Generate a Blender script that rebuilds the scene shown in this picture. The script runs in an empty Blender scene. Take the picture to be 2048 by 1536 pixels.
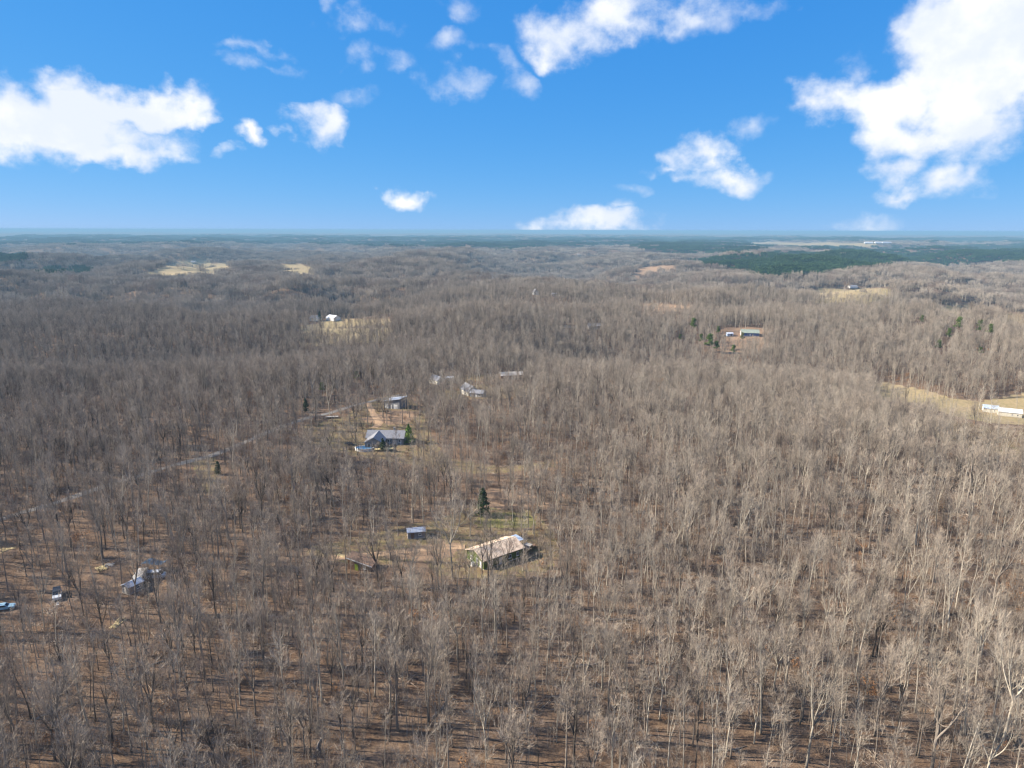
import bpy, math, random
import numpy as np
from mathutils import Vector, Matrix
R = math.radians
random.seed(11)
rng = np.random.default_rng(11)
sc = bpy.context.scene
COL = sc.collection

# ------------------------------------------------------------------ camera
CAM_H, F_PX, PITCH, ROLL = 95.0, 1384.0, R(12.54), R(0.17)
cam = bpy.data.cameras.new('camera'); camo = bpy.data.objects.new('camera', cam); COL.objects.link(camo)
cam.sensor_width = 36.0; cam.lens = 36.0 * F_PX / 2048.0
cam.clip_start = 0.5; cam.clip_end = 120000.0
CAM_M = Matrix.Translation((0, 0, CAM_H)) @ Matrix.Rotation(math.pi / 2 - PITCH, 4, 'X') @ Matrix.Rotation(ROLL, 4, 'Z')
camo.matrix_world = CAM_M
sc.camera = camo
RM = np.array(CAM_M.to_3x3())

# ------------------------------------------------------------------ light and sky
SUN_AZ, SUN_EL = R(-84.0), R(31.0)          # azimuth from +Y, clockwise positive
sun_dir = Vector((math.sin(SUN_AZ) * math.cos(SUN_EL), math.cos(SUN_AZ) * math.cos(SUN_EL), math.sin(SUN_EL)))
sl = bpy.data.lights.new('sun', 'SUN'); sl.energy = 5.0; sl.angle = R(0.53); sl.color = (1.0, 0.90, 0.76)
so = bpy.data.objects.new('sun', sl); COL.objects.link(so)
so.rotation_euler = sun_dir.to_track_quat('Z', 'Y').to_euler()
so.location = (-60, 0, 140)
sc.view_settings.view_transform = 'Standard'; sc.view_settings.look = 'None'
sc.view_settings.exposure = 1.3; sc.view_settings.gamma = 1.0; sc.view_settings.use_curve_mapping = False
sc.cycles.use_denoising = True; sc.cycles.denoiser = 'OPENIMAGEDENOISE'; sc.cycles.denoising_input_passes = 'RGB_ALBEDO_NORMAL'; sc.cycles.denoising_prefilter = 'ACCURATE'
sc.cycles.max_bounces = 3; sc.cycles.diffuse_bounces = 1; sc.cycles.glossy_bounces = 1
sc.cycles.volume_bounces = 0; sc.cycles.transparent_max_bounces = 8
sc.cycles.caustics_reflective = False; sc.cycles.caustics_refractive = False
sc.cycles.filter_width = 1.3

def pix_dir(px, py):
    d = RM @ np.array([(px - 1024) / F_PX, (768 - py) / F_PX, -1.0])
    return d / np.linalg.norm(d)
def pix_azel(px, py):
    d = pix_dir(px, py)
    return math.degrees(math.atan2(d[0], d[1])), math.degrees(math.asin(d[2]))

world = bpy.data.worlds.new('World'); sc.world = world; world.use_nodes = True
wt = world.node_tree; wt.nodes.clear()
class NT:
    def __init__(s, t): s.t = t
    def n(s, kind, **kw):
        x = s.t.nodes.new(kind)
        for k, v in kw.items(): setattr(x, k, v)
        return x
    def put(s, sock, v):
        if isinstance(v, bpy.types.NodeSocket): s.t.links.new(v, sock)
        elif v is not None: sock.default_value = v
    def math(s, op, a, b=None, c=None, clamp=False):
        x = s.n('ShaderNodeMath', operation=op, use_clamp=clamp)
        for i, v in enumerate((a, b, c)): s.put(x.inputs[i], v)
        return x.outputs[0]
    def vec(s, op, a, b=None, out=0):
        x = s.n('ShaderNodeVectorMath', operation=op); s.put(x.inputs[0], a)
        if b is not None: s.put(x.inputs[1], b)
        return x.outputs[out]
    def noise(s, v, scale, detail=4, rough=0.55, dist=0.0):
        x = s.n('ShaderNodeTexNoise'); s.put(x.inputs['Vector'], v)
        x.inputs['Scale'].default_value = scale; x.inputs['Detail'].default_value = detail
        x.inputs['Roughness'].default_value = rough; x.inputs['Distortion'].default_value = dist
        return x.outputs
    def step(s, v, a, b):
        x = s.n('ShaderNodeMapRange', interpolation_type='SMOOTHSTEP'); s.put(x.inputs[0], v)
        s.put(x.inputs[1], a); s.put(x.inputs[2], b)
        return x.outputs[0]
    def mix(s, f, a, b, blend='MIX'):
        x = s.n('ShaderNodeMix', data_type='RGBA', blend_type=blend)
        s.put(x.inputs[0], f); s.put(x.inputs[6], a); s.put(x.inputs[7], b)
        return x.outputs[2]
def c4(c): return (c[0], c[1], c[2], 1.0)

W = NT(wt)
sky = W.n('ShaderNodeTexSky', sky_type='NISHITA', sun_disc=False, sun_elevation=SUN_EL, sun_rotation=SUN_AZ,
          altitude=4000.0, air_density=1.0, dust_density=0.0, ozone_density=1.0)
# the deep, saturated blue of the photograph: one even grade over the whole sky
sk = W.n('ShaderNodeSeparateColor'); wt.links.new(sky.outputs[0], sk.inputs[0])
def grade(ch, a, p): return W.math('MULTIPLY', W.math('POWER', W.math('MULTIPLY', ch, 0.1), p), a * 8.55)
hc = W.n('ShaderNodeCombineColor')
for k_, (a_, p_) in enumerate(((0.38, 0.92), (0.57, 0.42), (0.92, 0.18))): wt.links.new(grade(sk.outputs[k_], a_, p_), hc.inputs[k_])
SKY_STRENGTH = 0.05
gen = W.n('ShaderNodeTexCoord').outputs['Generated']
sep = W.n('ShaderNodeSeparateXYZ'); wt.links.new(gen, sep.inputs[0])
az = W.math('MULTIPLY', W.math('ARCTAN2', sep.outputs[0], sep.outputs[1]), 57.29578)
el = W.math('MULTIPLY', W.math('ARCSINE', sep.outputs[2]), 57.29578)
ae = W.n('ShaderNodeCombineXYZ'); wt.links.new(az, ae.inputs[0]); wt.links.new(el, ae.inputs[1]); ae = ae.outputs[0]
dirv = W.vec('MULTIPLY', gen, (1.0, 1.0, 1.2))
warp1 = W.vec('MULTIPLY', W.vec('SUBTRACT', W.noise(dirv, 9.0, 3, 0.5)[1], (0.5, 0.5, 0.5)), (9.0, 6.0, 0.0))
warp2 = W.vec('MULTIPLY', W.vec('SUBTRACT', W.noise(dirv, 34.0, 5, 0.6)[1], (0.5, 0.5, 0.5)), (2.2, 1.8, 0.0))
aew = W.vec('ADD', W.vec('ADD', ae, warp1), warp2)
CLOUDS = [  # photo pixel centre, radii, thickness
 (100,250,240,80,2.7),(60,235,170,85,2.7),(240,195,200,52,2.4),(345,212,100,36,2.0),(190,292,150,42,2.3),(150,158,75,36,1.4),(345,165,30,30,0.9),
 (493,282,34,38,1.25),(625,258,58,40,1.4),(572,290,30,14,0.8),(430,315,32,14,0.65),(705,60,75,36,0.95),(655,28,34,26,0.8),
 (500,95,55,16,0.62),(520,132,70,22,0.55),(690,208,62,28,0.62),(705,132,48,22,0.62),(795,145,52,22,0.62),(912,168,60,30,0.95),
 (890,105,48,34,0.9),(920,22,75,42,0.75),(990,118,62,26,0.75),(1058,158,54,34,0.75),(808,396,42,34,1.5),
 (1190,450,140,30,1.8),(1236,418,42,20,1.0),(1268,374,55,16,0.6),(1150,60,95,62,1.35),(1262,28,140,62,1.25),(1385,32,115,56,1.1),
 (1490,8,120,34,1.0),(1400,305,68,48,1.3),(1440,345,92,32,1.2),(1355,335,55,18,0.8),(1505,262,62,34,0.75),
 (1950,150,200,190,2.4),(1970,30,170,120,2.4),(1770,195,150,72,2.1),(1650,188,62,46,1.4),(1690,125,50,26,0.6),(1850,262,170,58,2.0),(1800,330,80,52,1.2),
 (1795,378,80,26,1.2),(1910,355,130,46,1.25),(1995,325,70,56,1.0),(1735,434,74,24,1.05)]
M = None; MT = None
for (cx, cy, rx, ry, w) in CLOUDS:
    a0, e0 = pix_azel(cx, cy); a1, _ = pix_azel(cx + rx, cy); _, e1 = pix_azel(cx, cy - ry)
    g_ = 1.12 if w < 1.3 else 1.22
    d = W.vec('LENGTH', W.vec('MULTIPLY', W.vec('SUBTRACT', aew, (a0, e0, 0)), (1 / (a1 - a0) / g_, 1 / (e1 - e0) / g_, 0)), out=1)
    v = W.math('MULTIPLY_ADD', d, -w, w)
    M = v if M is None else W.math('MAXIMUM', M, v)
    if w >= 1.2: MT = v if MT is None else W.math('MAXIMUM', MT, v)
# clouds go on around the rest of the sky, thickened out of view to whiten the fill light
away = W.math('MAXIMUM', W.step(W.math('ABSOLUTE', az), 38.0, 48.0), W.step(el, 19.0, 27.0))
genm = W.math('MULTIPLY_ADD', W.noise(dirv, 3.2, 4, 0.5)[0], 6.0, -2.75)
genm = W.math('MULTIPLY', genm, W.step(el, -1.0, 4.0))
M = W.math('MAXIMUM', M, W.math('ADD', genm, W.math('MULTIPLY_ADD', away, 4.0, -4.0)))
nz = W.noise(dirv, 20.0, 9, 0.58)[0]
dens = W.math('ADD', M, W.math('MULTIPLY_ADD', nz, 2.6, -1.42))
cov = W.math('MULTIPLY', W.step(dens, -0.12, 1.30), W.math('MAXIMUM', away, W.math('MULTIPLY_ADD', W.step(MT, -0.15, 0.45), 0.42, 0.58)))
cov = W.math('MULTIPLY', cov, W.step(M, -0.05, 0.22))
soft = W.noise(W.vec('ADD', dirv, (0.012, 0.0, -0.02)), 10.0, 6, 0.55)[0]
shade = W.step(W.math('MULTIPLY_ADD', soft, 1.0, W.math('MULTIPLY', dens, 0.02)), 0.43, 0.72)
ccol = W.mix(shade, c4((0.78, 0.84, 0.96)), c4((1.06, 1.05, 1.04)))
bg1 = W.n('ShaderNodeBackground'); wt.links.new(hc.outputs[0], bg1.inputs[0]); bg1.inputs[1].default_value = SKY_STRENGTH
bg2 = W.n('ShaderNodeBackground'); wt.links.new(ccol, bg2.inputs[0]); bg2.inputs[1].default_value = 0.445
mixs = W.n('ShaderNodeMixShader'); wt.links.new(cov, mixs.inputs[0]); wt.links.new(bg1.outputs[0], mixs.inputs[1]); wt.links.new(bg2.outputs[0], mixs.inputs[2])
wo = W.n('ShaderNodeOutputWorld'); wt.links.new(mixs.outputs[0], wo.inputs[0])
world.cycles.sampling_method = 'MANUAL'; world.cycles.sample_map_resolution = 512

# ------------------------------------------------------------------ terrain height
def vnoise(x, y, seed):
    xi = np.floor(x).astype(np.int64); yi = np.floor(y).astype(np.int64)
    fx = x - xi; fy = y - yi
    def hsh(a, b):
        v = (a * 374761393 + b * 668265263 + seed * 1274126177) & 0xFFFFFFFF
        v = ((v ^ (v >> 13)) * 1274126177) & 0xFFFFFFFF
        return ((v ^ (v >> 16)) & 0xFFFFFF) / float(0xFFFFFF) * 2 - 1
    u = fx * fx * fx * (fx * (fx * 6 - 15) + 10); v = fy * fy * fy * (fy * (fy * 6 - 15) + 10)
    a = hsh(xi, yi); b = hsh(xi + 1, yi); c = hsh(xi, yi + 1); d = hsh(xi + 1, yi + 1)
    return (a * (1 - u) + b * u) * (1 - v) + (c * (1 - u) + d * u) * v
def sstep(x, a, b):
    t = np.clip((x - a) / (b - a), 0, 1); return t * t * (3 - 2 * t)
BUMPS = []   # x, y, rx, ry, height
def bump(px, d, rx, ry, hgt):
    a = math.radians(pix_azel(px, 470)[0]); BUMPS.append((math.sin(a) * d, math.cos(a) * d, rx, ry, hgt))
bump(395, 2300, 320, 260, 46); bump(595, 2150, 170, 200, 36); bump(800, 2000, 250, 160, 16)
bump(1000, 1700, 220, 120, 20); bump(1230, 1600, 200, 110, 18); bump(60, 1750, 240, 130, 14)
bump(200, 950, 260, 90, 10); bump(700, 1150, 220, 90, 12); bump(1500, 800, 260, 80, 9); bump(1900, 880, 240, 90, 10)
bump(1310, 1500, 90, 80, 14); bump(1700, 1180, 160, 90, 8)
def height(x, y):
    x = np.asarray(x, float); y = np.asarray(y, float)
    d = np.hypot(x, y)
    a = np.interp(d, [0, 250, 500, 900, 1600, 2600, 5000, 12000, 60000], [0.8, 1.5, 10, 34, 62, 70, 60, 46, 36])
    tb = sstep(d, 1000, 2200)
    h = a * (0.85 * ((1 - tb) * vnoise(x / 265 + 3.1, y / 165 + 7.7, 1) + tb * vnoise(x / 430 + 1.7, y / 270 + 4.2, 9)) + (0.28 - 0.12 * tb) * vnoise(x / 95 + 1.3, y / 90, 2))
    h = h + np.interp(d, [0, 2500, 6000, 60000], [0, 0, 16, 22]) * vnoise(x / 1700, y / 1300, 3)
    azd = np.degrees(np.arctan2(x, y))
    h = h - 16 * np.exp(-((d - 590) / 85) ** 2) * sstep(azd, -4, 8)
    h = h - 9 * np.exp(-((d - 640) / 110) ** 2) * (1 - sstep(azd, -20, -6))
    for bx, by, rx, ry, hh in BUMPS:
        h = h + hh * np.exp(-(((x - bx) / rx) ** 2 + ((y - by) / ry) ** 2))
    h = h + 0.25 * vnoise(x / 14, y / 14, 5) * (d < 900)
    return h + np.interp(d, [0, 360, 600, 1000, 1600, 2600, 5000, 12000, 60000], [0, 0, -12, -34, -52, -62, -58, -45, -40])
TS = np.geomspace(30, 45000, 6000)
def P(px, py, lift=0.0):
    """ground point seen at a photo pixel"""
    d = pix_dir(px, py)
    pts = np.outer(TS, d) + np.array([0, 0, CAM_H])
    below = np.where(pts[:, 2] < height(pts[:, 0], pts[:, 1]) + lift)[0]
    if len(below) == 0: t = TS[-1]
    else:
        i = below[0]; lo, hi = TS[max(i - 1, 0)], TS[i]
        for _ in range(24):
            m = 0.5 * (lo + hi); q = d * m
            if q[2] + CAM_H < float(height(q[0], q[1])) + lift: hi = m
            else: lo = m
        t = hi
    q = d * t
    return Vector((q[0], q[1], float(height(q[0], q[1]))))
def project(x, y, z):
    v = np.stack([x, y, z - CAM_H], 0); c = RM.T @ v
    w = np.maximum(-c[2], 1e-3)
    px = 1024 + F_PX * c[0] / w; py = 768 - F_PX * c[1] / w
    bad = -c[2] < 1
    px = np.where(bad, -9e9, px)
    return px, py, w
def in_poly(px, py, poly):
    r = np.zeros(px.shape, bool); n = len(poly); j = n - 1
    for i in range(n):
        xi, yi = poly[i]; xj, yj = poly[j]
        if yi != yj:
            r ^= ((yi > py) != (yj > py)) & (px < (xj - xi) * (py - yi) / (yj - yi) + xi)
        j = i
    return r

# ------------------------------------------------------------------ clearings (outline in photo pixels; keep = share of trees left standing)
def C(kind, poly, keep=0.0, rng_=None, name=None): return dict(kind=kind, poly=poly, keep=keep, rng=rng_, name=name)
CLEAR = [
 C('tan', [(1748,768),(1775,766),(1850,780),(1905,797),(1965,802),(2060,785),(2090,852),(1980,846),(1905,832),(1845,810),(1775,800),(1742,790)], 0.03, name='field'),
 C('yard', [(1835,825),(1960,850),(2090,870),(2090,930),(1960,905),(1870,875)], 0.55),
 C('tan', [(596,655),(625,648),(690,637),(775,638),(795,643),(760,650),(680,658),(600,661)], 0.03, name='field'),
 C('tan', [(1617,580),(1640,577),(1780,576),(1787,587),(1690,590),(1640,587)], 0.0, name='field'),
 C('tan', [(1862,612),(1940,611),(1947,618),(1880,619)], 0.0, name='field'),
 C('tan', [(285,549),(335,531),(385,521),(455,527),(462,539),(400,543),(330,550)], 0.02, name='field'),
 C('tan', [(558,530),(600,527),(630,538),(604,545),(565,542)], 0.0, name='field'),
 C('tan', [(1490,487),(1540,483),(1700,485),(1775,487),(1640,490),(1540,489)], 0.0, name='field'),
 C('yard', [(2000,624),(2070,630),(2070,652),(2012,646)], 0.1),
 C('dirt', [(1264,547),(1288,534),(1350,530),(1346,535),(1300,538),(1278,550)], 0.0),
 C('dirt', [(1242,606),(1330,608),(1388,613),(1384,618),(1300,613)], 0.05),
 C('dirt', [(1440,662),(1450,655),(1520,656),(1545,664),(1520,676),(1450,676)], 0.05),
 C('yard', [(600,1100),(680,1078),(800,1050),(860,1040),(950,1010),(1060,1016),(1108,1060),(1122,1112),(1095,1148),(960,1165),(880,1155),(840,1118),(760,1135),(640,1122)], 0.52, name='lawn'),
 C('green', [(965,1032),(1000,1024),(1052,1024),(1075,1044),(1050,1056),(990,1054),(950,1048)], 0.2),
 C('dirt', [(770,1112),(820,1096),(890,1086),(925,1090),(900,1112),(840,1122)], 0.10),
 C('dirt', [(975,975),(1060,985),(1100,1010),(1060,1018),(960,1015)], 0.45),
 C('yard', [(600,850),(690,832),(730,800),(800,786),(850,815),(862,868),(895,915),(1000,932),(1120,922),(1110,935),(1000,948),(880,942),(800,926),(700,912),(610,885)], 0.42, name='lawn'),
 C('dirt', [(720,838),(790,820),(840,825),(810,848),(740,846)], 0.35),
 C('yard', [(880,930),(1000,935),(1110,918),(1120,928),(1010,948),(890,946)], 0.25),
 C('yard', [(380,925),(428,908),(455,985),(410,990)], 0.25),
 C('dirt', [(0,1150),(130,1135),(260,1125),(400,1135),(345,1200),(200,1215),(0,1245)], 0.9),
 C('dirt', [(180,1120),(260,1120),(300,1180),(200,1200),(60,1220),(40,1190)], 0.75),
 C('yard', [(870,780),(960,768),(1060,770),(1070,795),(940,800),(880,796)], 0.45),
 C('yard', [(850,755),(960,748),(1050,745),(1050,756),(900,768)], 0.45),
]
PINES = [
 [(1640,500),(1830,504),(1965,522),(1850,529),(1755,520)],
 [(1000,475),(1500,473),(2100,471),(2100,484),(1800,482),(1500,481),(1300,488),(1000,486)],
 [(1800,492),(2100,490),(2100,526),(1970,524),(1880,531)],
 [(-60,468),(400,469),(800,471),(1024,472),(1024,496),(900,493),(700,489),(400,484),(-60,488)],
 [(780,484),(1000,477),(1300,480),(1500,476),(1520,486),(1400,495),(1220,491),(1000,497)],
 [(1280,496),(1380,489),(1500,485),(1560,491),(1480,505),(1350,508)],
 [(1380,520),(1450,512),(1560,502),(1660,505),(1760,519),(1835,526),(1740,532),(1670,540),(1640,549),(1520,554),(1480,541),(1420,527)],
 [(1540,491),(1800,491),(2100,486),(2100,520),(1960,522),(1880,529),(1820,512),(1700,503)],
 [(1460,478),(1560,474),(1800,475),(1805,481),(1560,482)], [(1850,481),(1900,475),(2100,474),(2100,484)],
 [(-40,507),(30,502),(68,515),(30,526),(-40,526)], [(60,540),(120,533),(175,530),(182,543),(90,549)],
]
PINE_R = [(p, np.linalg.norm(np.array(P(*max(p, key=lambda q: q[1]))[:2])) * 0.62) for p in PINES]
for c in CLEAR:
    ds = [math.hypot(*P(px, py)[:2]) for px, py in c['poly']]
    c['d'] = (min(ds) * 0.72, max(ds) * 1.12)
HOUSE_KEEP = []     # photo boxes that stay mostly open so that buildings can be seen: x0,y0,x1,y1,keep
HOUSE_FOOT = []     # x, y, r

# ------------------------------------------------------------------ mesh helpers
class MB:
    def __init__(s): s.v = []; s.f = []; s.m = []
    def add(s, vs, fs, m=0):
        o = len(s.v); s.v += [tuple(v) for v in vs]; s.f += [tuple(i + o for i in f) for f in fs]; s.m += [m] * len(fs); return s
    def box(s, x0, x1, y0, y1, z0, z1, m=0, M=None):
        vs = [(x, y, z) for z in (z0, z1) for x, y in ((x0, y0), (x1, y0), (x1, y1), (x0, y1))]
        if M is not None: vs = [M @ Vector(v) for v in vs]
        return s.add(vs, [(3, 2, 1, 0), (4, 5, 6, 7), (0, 1, 5, 4), (1, 2, 6, 5), (2, 3, 7, 6), (3, 0, 4, 7)], m)
    def prism(s, prof, a0, a1, axis='x', m=0):
        n = len(prof); vs = []
        for a in (a0, a1):
            for p, q in prof: vs.append((a, p, q) if axis == 'x' else (p, a, q) if axis == 'y' else (p, q, a))
        fs = [tuple(range(n - 1, -1, -1)), tuple(range(n, 2 * n))] + [(i, (i + 1) % n, n + (i + 1) % n, n + i) for i in range(n)]
        return s.add(vs, fs, m)
    def tube(s, pts, rad, sides=6, m=0, cap=True):
        pts = [Vector(p) for p in pts]; vs = []; n = len(pts)
        for i, p in enumerate(pts):
            t = (pts[min(i + 1, n - 1)] - pts[max(i - 1, 0)])
            t = t.normalized() if t.length > 1e-9 else Vector((0, 0, 1))
            a = t.orthogonal().normalized() if abs(t.z) < 0.98 else (Vector((1, 0, 0)) - t * t.x).normalized()
            b = t.cross(a)
            for k in range(sides):
                an = 2 * math.pi * k / sides
                vs.append(p + (a * math.cos(an) + b * math.sin(an)) * rad[i])
        fs = [(i * sides + k, i * sides + (k + 1) % sides, (i + 1) * sides + (k + 1) % sides, (i + 1) * sides + k) for i in range(n - 1) for k in range(sides)]
        if cap: fs += [tuple(range(sides - 1, -1, -1)), tuple(range((n - 1) * sides, n * sides))]
        return s.add(vs, fs, m)
    def mesh(s, name, mats, smooth=False):
        me = bpy.data.meshes.new(name); me.from_pydata(s.v, [], s.f)
        for m in mats: me.materials.append(m)
        if len(mats) > 1: me.polygons.foreach_set('material_index', s.m)
        if smooth: me.polygons.foreach_set('use_smooth', [True] * len(s.f))
        me.update(); return me
    def build(s, name, mat, parent=None, loc=None, rz=None, smooth=False):
        o = bpy.data.objects.new(name, s.mesh(name, mat if isinstance(mat, list) else [mat], smooth)); COL.objects.link(o)
        if parent: o.parent = parent
        if loc is not None: o.location = loc
        if rz is not None: o.rotation_euler = (0, 0, rz)
        return o
def link(name, me, parent=None):
    o = bpy.data.objects.new(name, me); COL.objects.link(o)
    if parent: o.parent = parent
    return o
def tag(o, label=None, cat=None, group=None, kind=None):
    if label: o['label'] = label
    if cat: o['category'] = cat
    if group: o['group'] = group
    if kind: o['kind'] = kind
    return o
def empty(name, loc, rz=0.0, label=None, cat=None, group=None):
    o = bpy.data.objects.new(name, None); COL.objects.link(o); o.location = loc; o.rotation_euler = (0, 0, rz)
    o.empty_display_size = 0.5
    return tag(o, label, cat, group)

# ------------------------------------------------------------------ materials
def mat(name, base, alt=None, scale=3.0, rough=0.85, spec=0.25, metal=0.0, per=0.0, stretch=None, amount=(0.35, 0.65)):
    m = bpy.data.materials.new(name); m.use_nodes = True; t = m.node_tree; N = NT(t)
    b = t.nodes['Principled BSDF']; b.inputs['Roughness'].default_value = rough
    b.inputs['Specular IOR Level'].default_value = spec; b.inputs['Metallic'].default_value = metal
    alt = alt or tuple(c * 0.8 for c in base)
    co = N.n('ShaderNodeTexCoord').outputs['Object']
    if stretch: co = N.vec('MULTIPLY', co, stretch)
    f = N.step(N.noise(co, scale, 5, 0.6)[0], amount[0], amount[1])
    c = N.mix(f, c4(base), c4(alt))
    if per:
        r = N.n('ShaderNodeObjectInfo').outputs['Random']
        h = N.n('ShaderNodeHueSaturation'); t.links.new(c, h.inputs['Color'])
        t.links.new(N.math('MULTIPLY_ADD', r, 2 * per, 1 - per), h.inputs['Value']); c = h.outputs[0]
    t.links.new(c, b.inputs['Base Color'])
    return m
def bark(name, dark, light, per):
    return mat(name, dark, light, 2.5, 0.9, 0.15, per=per, stretch=(1, 1, 0.25))
M_PALE = bark('pale_bark', (0.30, 0.265, 0.21), (0.44, 0.395, 0.32), 0.25)
M_GREY = bark('grey_bark', (0.16, 0.135, 0.11), (0.27, 0.23, 0.19), 0.28)
M_DARK = bark('dark_bark', (0.06, 0.05, 0.04), (0.13, 0.105, 0.085), 0.3)
M_TWIGP = mat('pale_twig', (0.42, 0.355, 0.28), (0.33, 0.28, 0.22), 1.5, 0.9, 0.1, per=0.22)
M_TWIG = mat('grey_twig', (0.375, 0.312, 0.245), (0.285, 0.235, 0.182), 1.5, 0.9, 0.1, per=0.25)
M_TWIGD = mat('brown_twig', (0.28, 0.215, 0.17), (0.20, 0.152, 0.118), 1.5, 0.9, 0.1, per=0.25)
M_BRUSH = mat('brush', (0.20, 0.15, 0.115), (0.30, 0.23, 0.175), 1.2, 0.9, 0.1, per=0.35)
M_DEADLEAF = mat('dead_leaves', (0.33, 0.17, 0.07), (0.24, 0.12, 0.06), 1.2, 0.8, 0.1, per=0.3)
M_PINE = mat('pine_needles', (0.037, 0.078, 0.03), (0.056, 0.104, 0.038), 0.8, 0.75, 0.2, per=0.25)
M_LONEPINE = mat('lone_pine_needles', (0.09, 0.132, 0.03), (0.13, 0.172, 0.05), 0.8, 0.75, 0.2, per=0.25)
M_CEDAR = mat('cedar_needles', (0.024, 0.042, 0.016), (0.045, 0.065, 0.025), 0.8, 0.75, 0.2, per=0.2)
M_BRIGHT = mat('bright_needles', (0.14, 0.23, 0.035), (0.19, 0.27, 0.055), 0.8, 0.75, 0.2, per=0.1)
M_PINEBARK = mat('pine_bark', (0.13, 0.085, 0.06), None, 2.0, 0.9, 0.1)

def ground_material():
    m = bpy.data.materials.new('ground_cover'); m.use_nodes = True; t = m.node_tree; N = NT(t)
    b = t.nodes['Principled BSDF']; b.inputs['Roughness'].default_value = 0.95; b.inputs['Specular IOR Level'].default_value = 0.08
    co = N.n('ShaderNodeTexCoord').outputs['Object']
    big = N.step(N.noise(co, 0.035, 4, 0.6)[0], 0.35, 0.65)
    mid = N.step(N.noise(co, 0.35, 5, 0.65)[0], 0.36, 0.64)
    fine = N.step(N.noise(co, 2.2, 5, 0.7)[0], 0.33, 0.67)
    lit = N.mix(big, c4((0.15, 0.097, 0.06)), c4((0.195, 0.134, 0.085)))
    lit = N.mix(N.math('MULTIPLY', mid, 0.75), lit, c4((0.105, 0.064, 0.043)))
    speck = N.step(N.noise(co, 0.9, 6, 0.75)[0], 0.50, 0.66); lit = N.mix(N.math('MULTIPLY', speck, 0.6), lit, c4((0.085, 0.055, 0.04)))
    lit = N.mix(N.math('MULTIPLY', fine, 0.35), lit, c4((0.30, 0.20, 0.125)))
    crumb = N.step(N.noise(co, 1.3, 7, 0.8)[0], 0.46, 0.60); lit = N.mix(N.math('MULTIPLY', crumb, 0.5), lit, c4((0.07, 0.042, 0.03)))
    grey = N.step(N.noise(co, 0.16, 6, 0.7)[0], 0.42, 0.62); lit = N.mix(N.math('MULTIPLY', grey, 0.5), lit, c4((0.165, 0.128, 0.10)))
    at = N.n('ShaderNodeAttribute', attribute_name='cover'); s = N.n('ShaderNodeSeparateColor'); t.links.new(at.outputs['Color'], s.inputs[0])
    g, tn, dt = s.outputs
    tan = N.mix(mid, c4((0.37, 0.28, 0.165)), c4((0.29, 0.23, 0.125)))
    tan = N.mix(N.math('MULTIPLY', big, 0.35), tan, c4((0.22, 0.195, 0.09)))
    grass = N.mix(mid, c4((0.12, 0.135, 0.045)), c4((0.20, 0.175, 0.075)))
    grass = N.mix(N.math('MULTIPLY', fine, 0.4), grass, c4((0.27, 0.19, 0.10)))
    dirt = N.mix(mid, c4((0.26, 0.17, 0.11)), c4((0.20, 0.14, 0.095)))
    dirt = N.mix(N.math('MULTIPLY', fine, 0.4), dirt, c4((0.42, 0.29, 0.18)))
    ns = N.math('MULTIPLY_ADD', N.noise(co, 0.5, 4, 0.7)[0], 0.9, -0.45)
    def wgt(w): return N.step(N.math('ADD', w, N.math('MULTIPLY', ns, N.step(w, 0.0, 0.25))), 0.28, 0.72)
    c = N.mix(wgt(dt), lit, dirt); c = N.mix(wgt(tn), c, tan); c = N.mix(wgt(g), c, grass)
    t.links.new(c, b.inputs['Base Color'])
    bp = N.n('ShaderNodeBump'); bp.inputs['Strength'].default_value = 1.0; bp.inputs['Distance'].default_value = 0.55
    t.links.new(N.noise(co, 0.9, 7, 0.75)[0], bp.inputs['Height']); t.links.new(bp.outputs[0], b.inputs['Normal'])
    return m
M_GROUND = ground_material()

# ------------------------------------------------------------------ ground sheet (polar rings round the viewpoint, out to the horizon)
azs = np.concatenate([np.arange(-180, -44, 4.0), np.arange(-44, 44, 0.2), np.arange(44, 180.01, 4.0)])
rad = np.concatenate([[2, 25, 50, 70], np.geomspace(85, 3000, 420), np.geomspace(3040, 60000, 170)])
AZ, RAD = np.meshgrid(np.radians(azs), rad, indexing='ij')
GX = RAD * np.sin(AZ); GY = RAD * np.cos(AZ); GZ = height(GX, GY)
nA, nR = AZ.shape
gx, gy, gz = GX.ravel(), GY.ravel(), GZ.ravel(); gd = np.hypot(gx, gy)
cover = np.zeros((gx.size, 4), np.float32); cover[:, 3] = 1
zone = np.zeros(gx.size, np.int8)
lifts = (0.0, 5.0, 10.0, 15.0)
prj = [project(gx, gy, gz + l) for l in lifts]
for c in CLEAR:
    inside = np.zeros(gx.size, bool)
    rngm = (gd > c['d'][0]) & (gd < c['d'][1])
    far = c['d'][0] > 450
    for k, (px, py, w) in enumerate(prj):
        if k and not far: break
        inside |= in_poly(px, py, c['poly'])
    inside &= rngm
    ch = {'green': 0, 'tan': 1, 'dirt': 2}.get(c['kind'])
    if c['kind'] == 'yard':
        cover[inside, 0] = np.maximum(cover[inside, 0], 0.45); cover[inside, 2] = np.maximum(cover[inside, 2], 0.45)
    else: cover[inside, ch] = 1.0 if c['keep'] < .5 else .34
    if c['kind'] == 'dirt': cover[inside, 0] *= 0.3
    if c['name'] == 'field': zone[inside] = 1
    if c['name'] == 'lawn': zone[inside] = 2
    if c['kind'] == 'green': zone[inside] = 2
ii, jj = np.meshgrid(np.arange(nA - 1), np.arange(nR - 1), indexing='ij')
q = np.stack([ii * nR + jj, (ii + 1) * nR + jj, (ii + 1) * nR + jj + 1, ii * nR + jj + 1], -1).reshape(-1, 4)[:, ::-1]
fz = zone[q]; fzone = np.where((fz == 1).sum(1) >= 2, 1, np.where((fz == 2).sum(1) >= 2, 2, 0))
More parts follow.
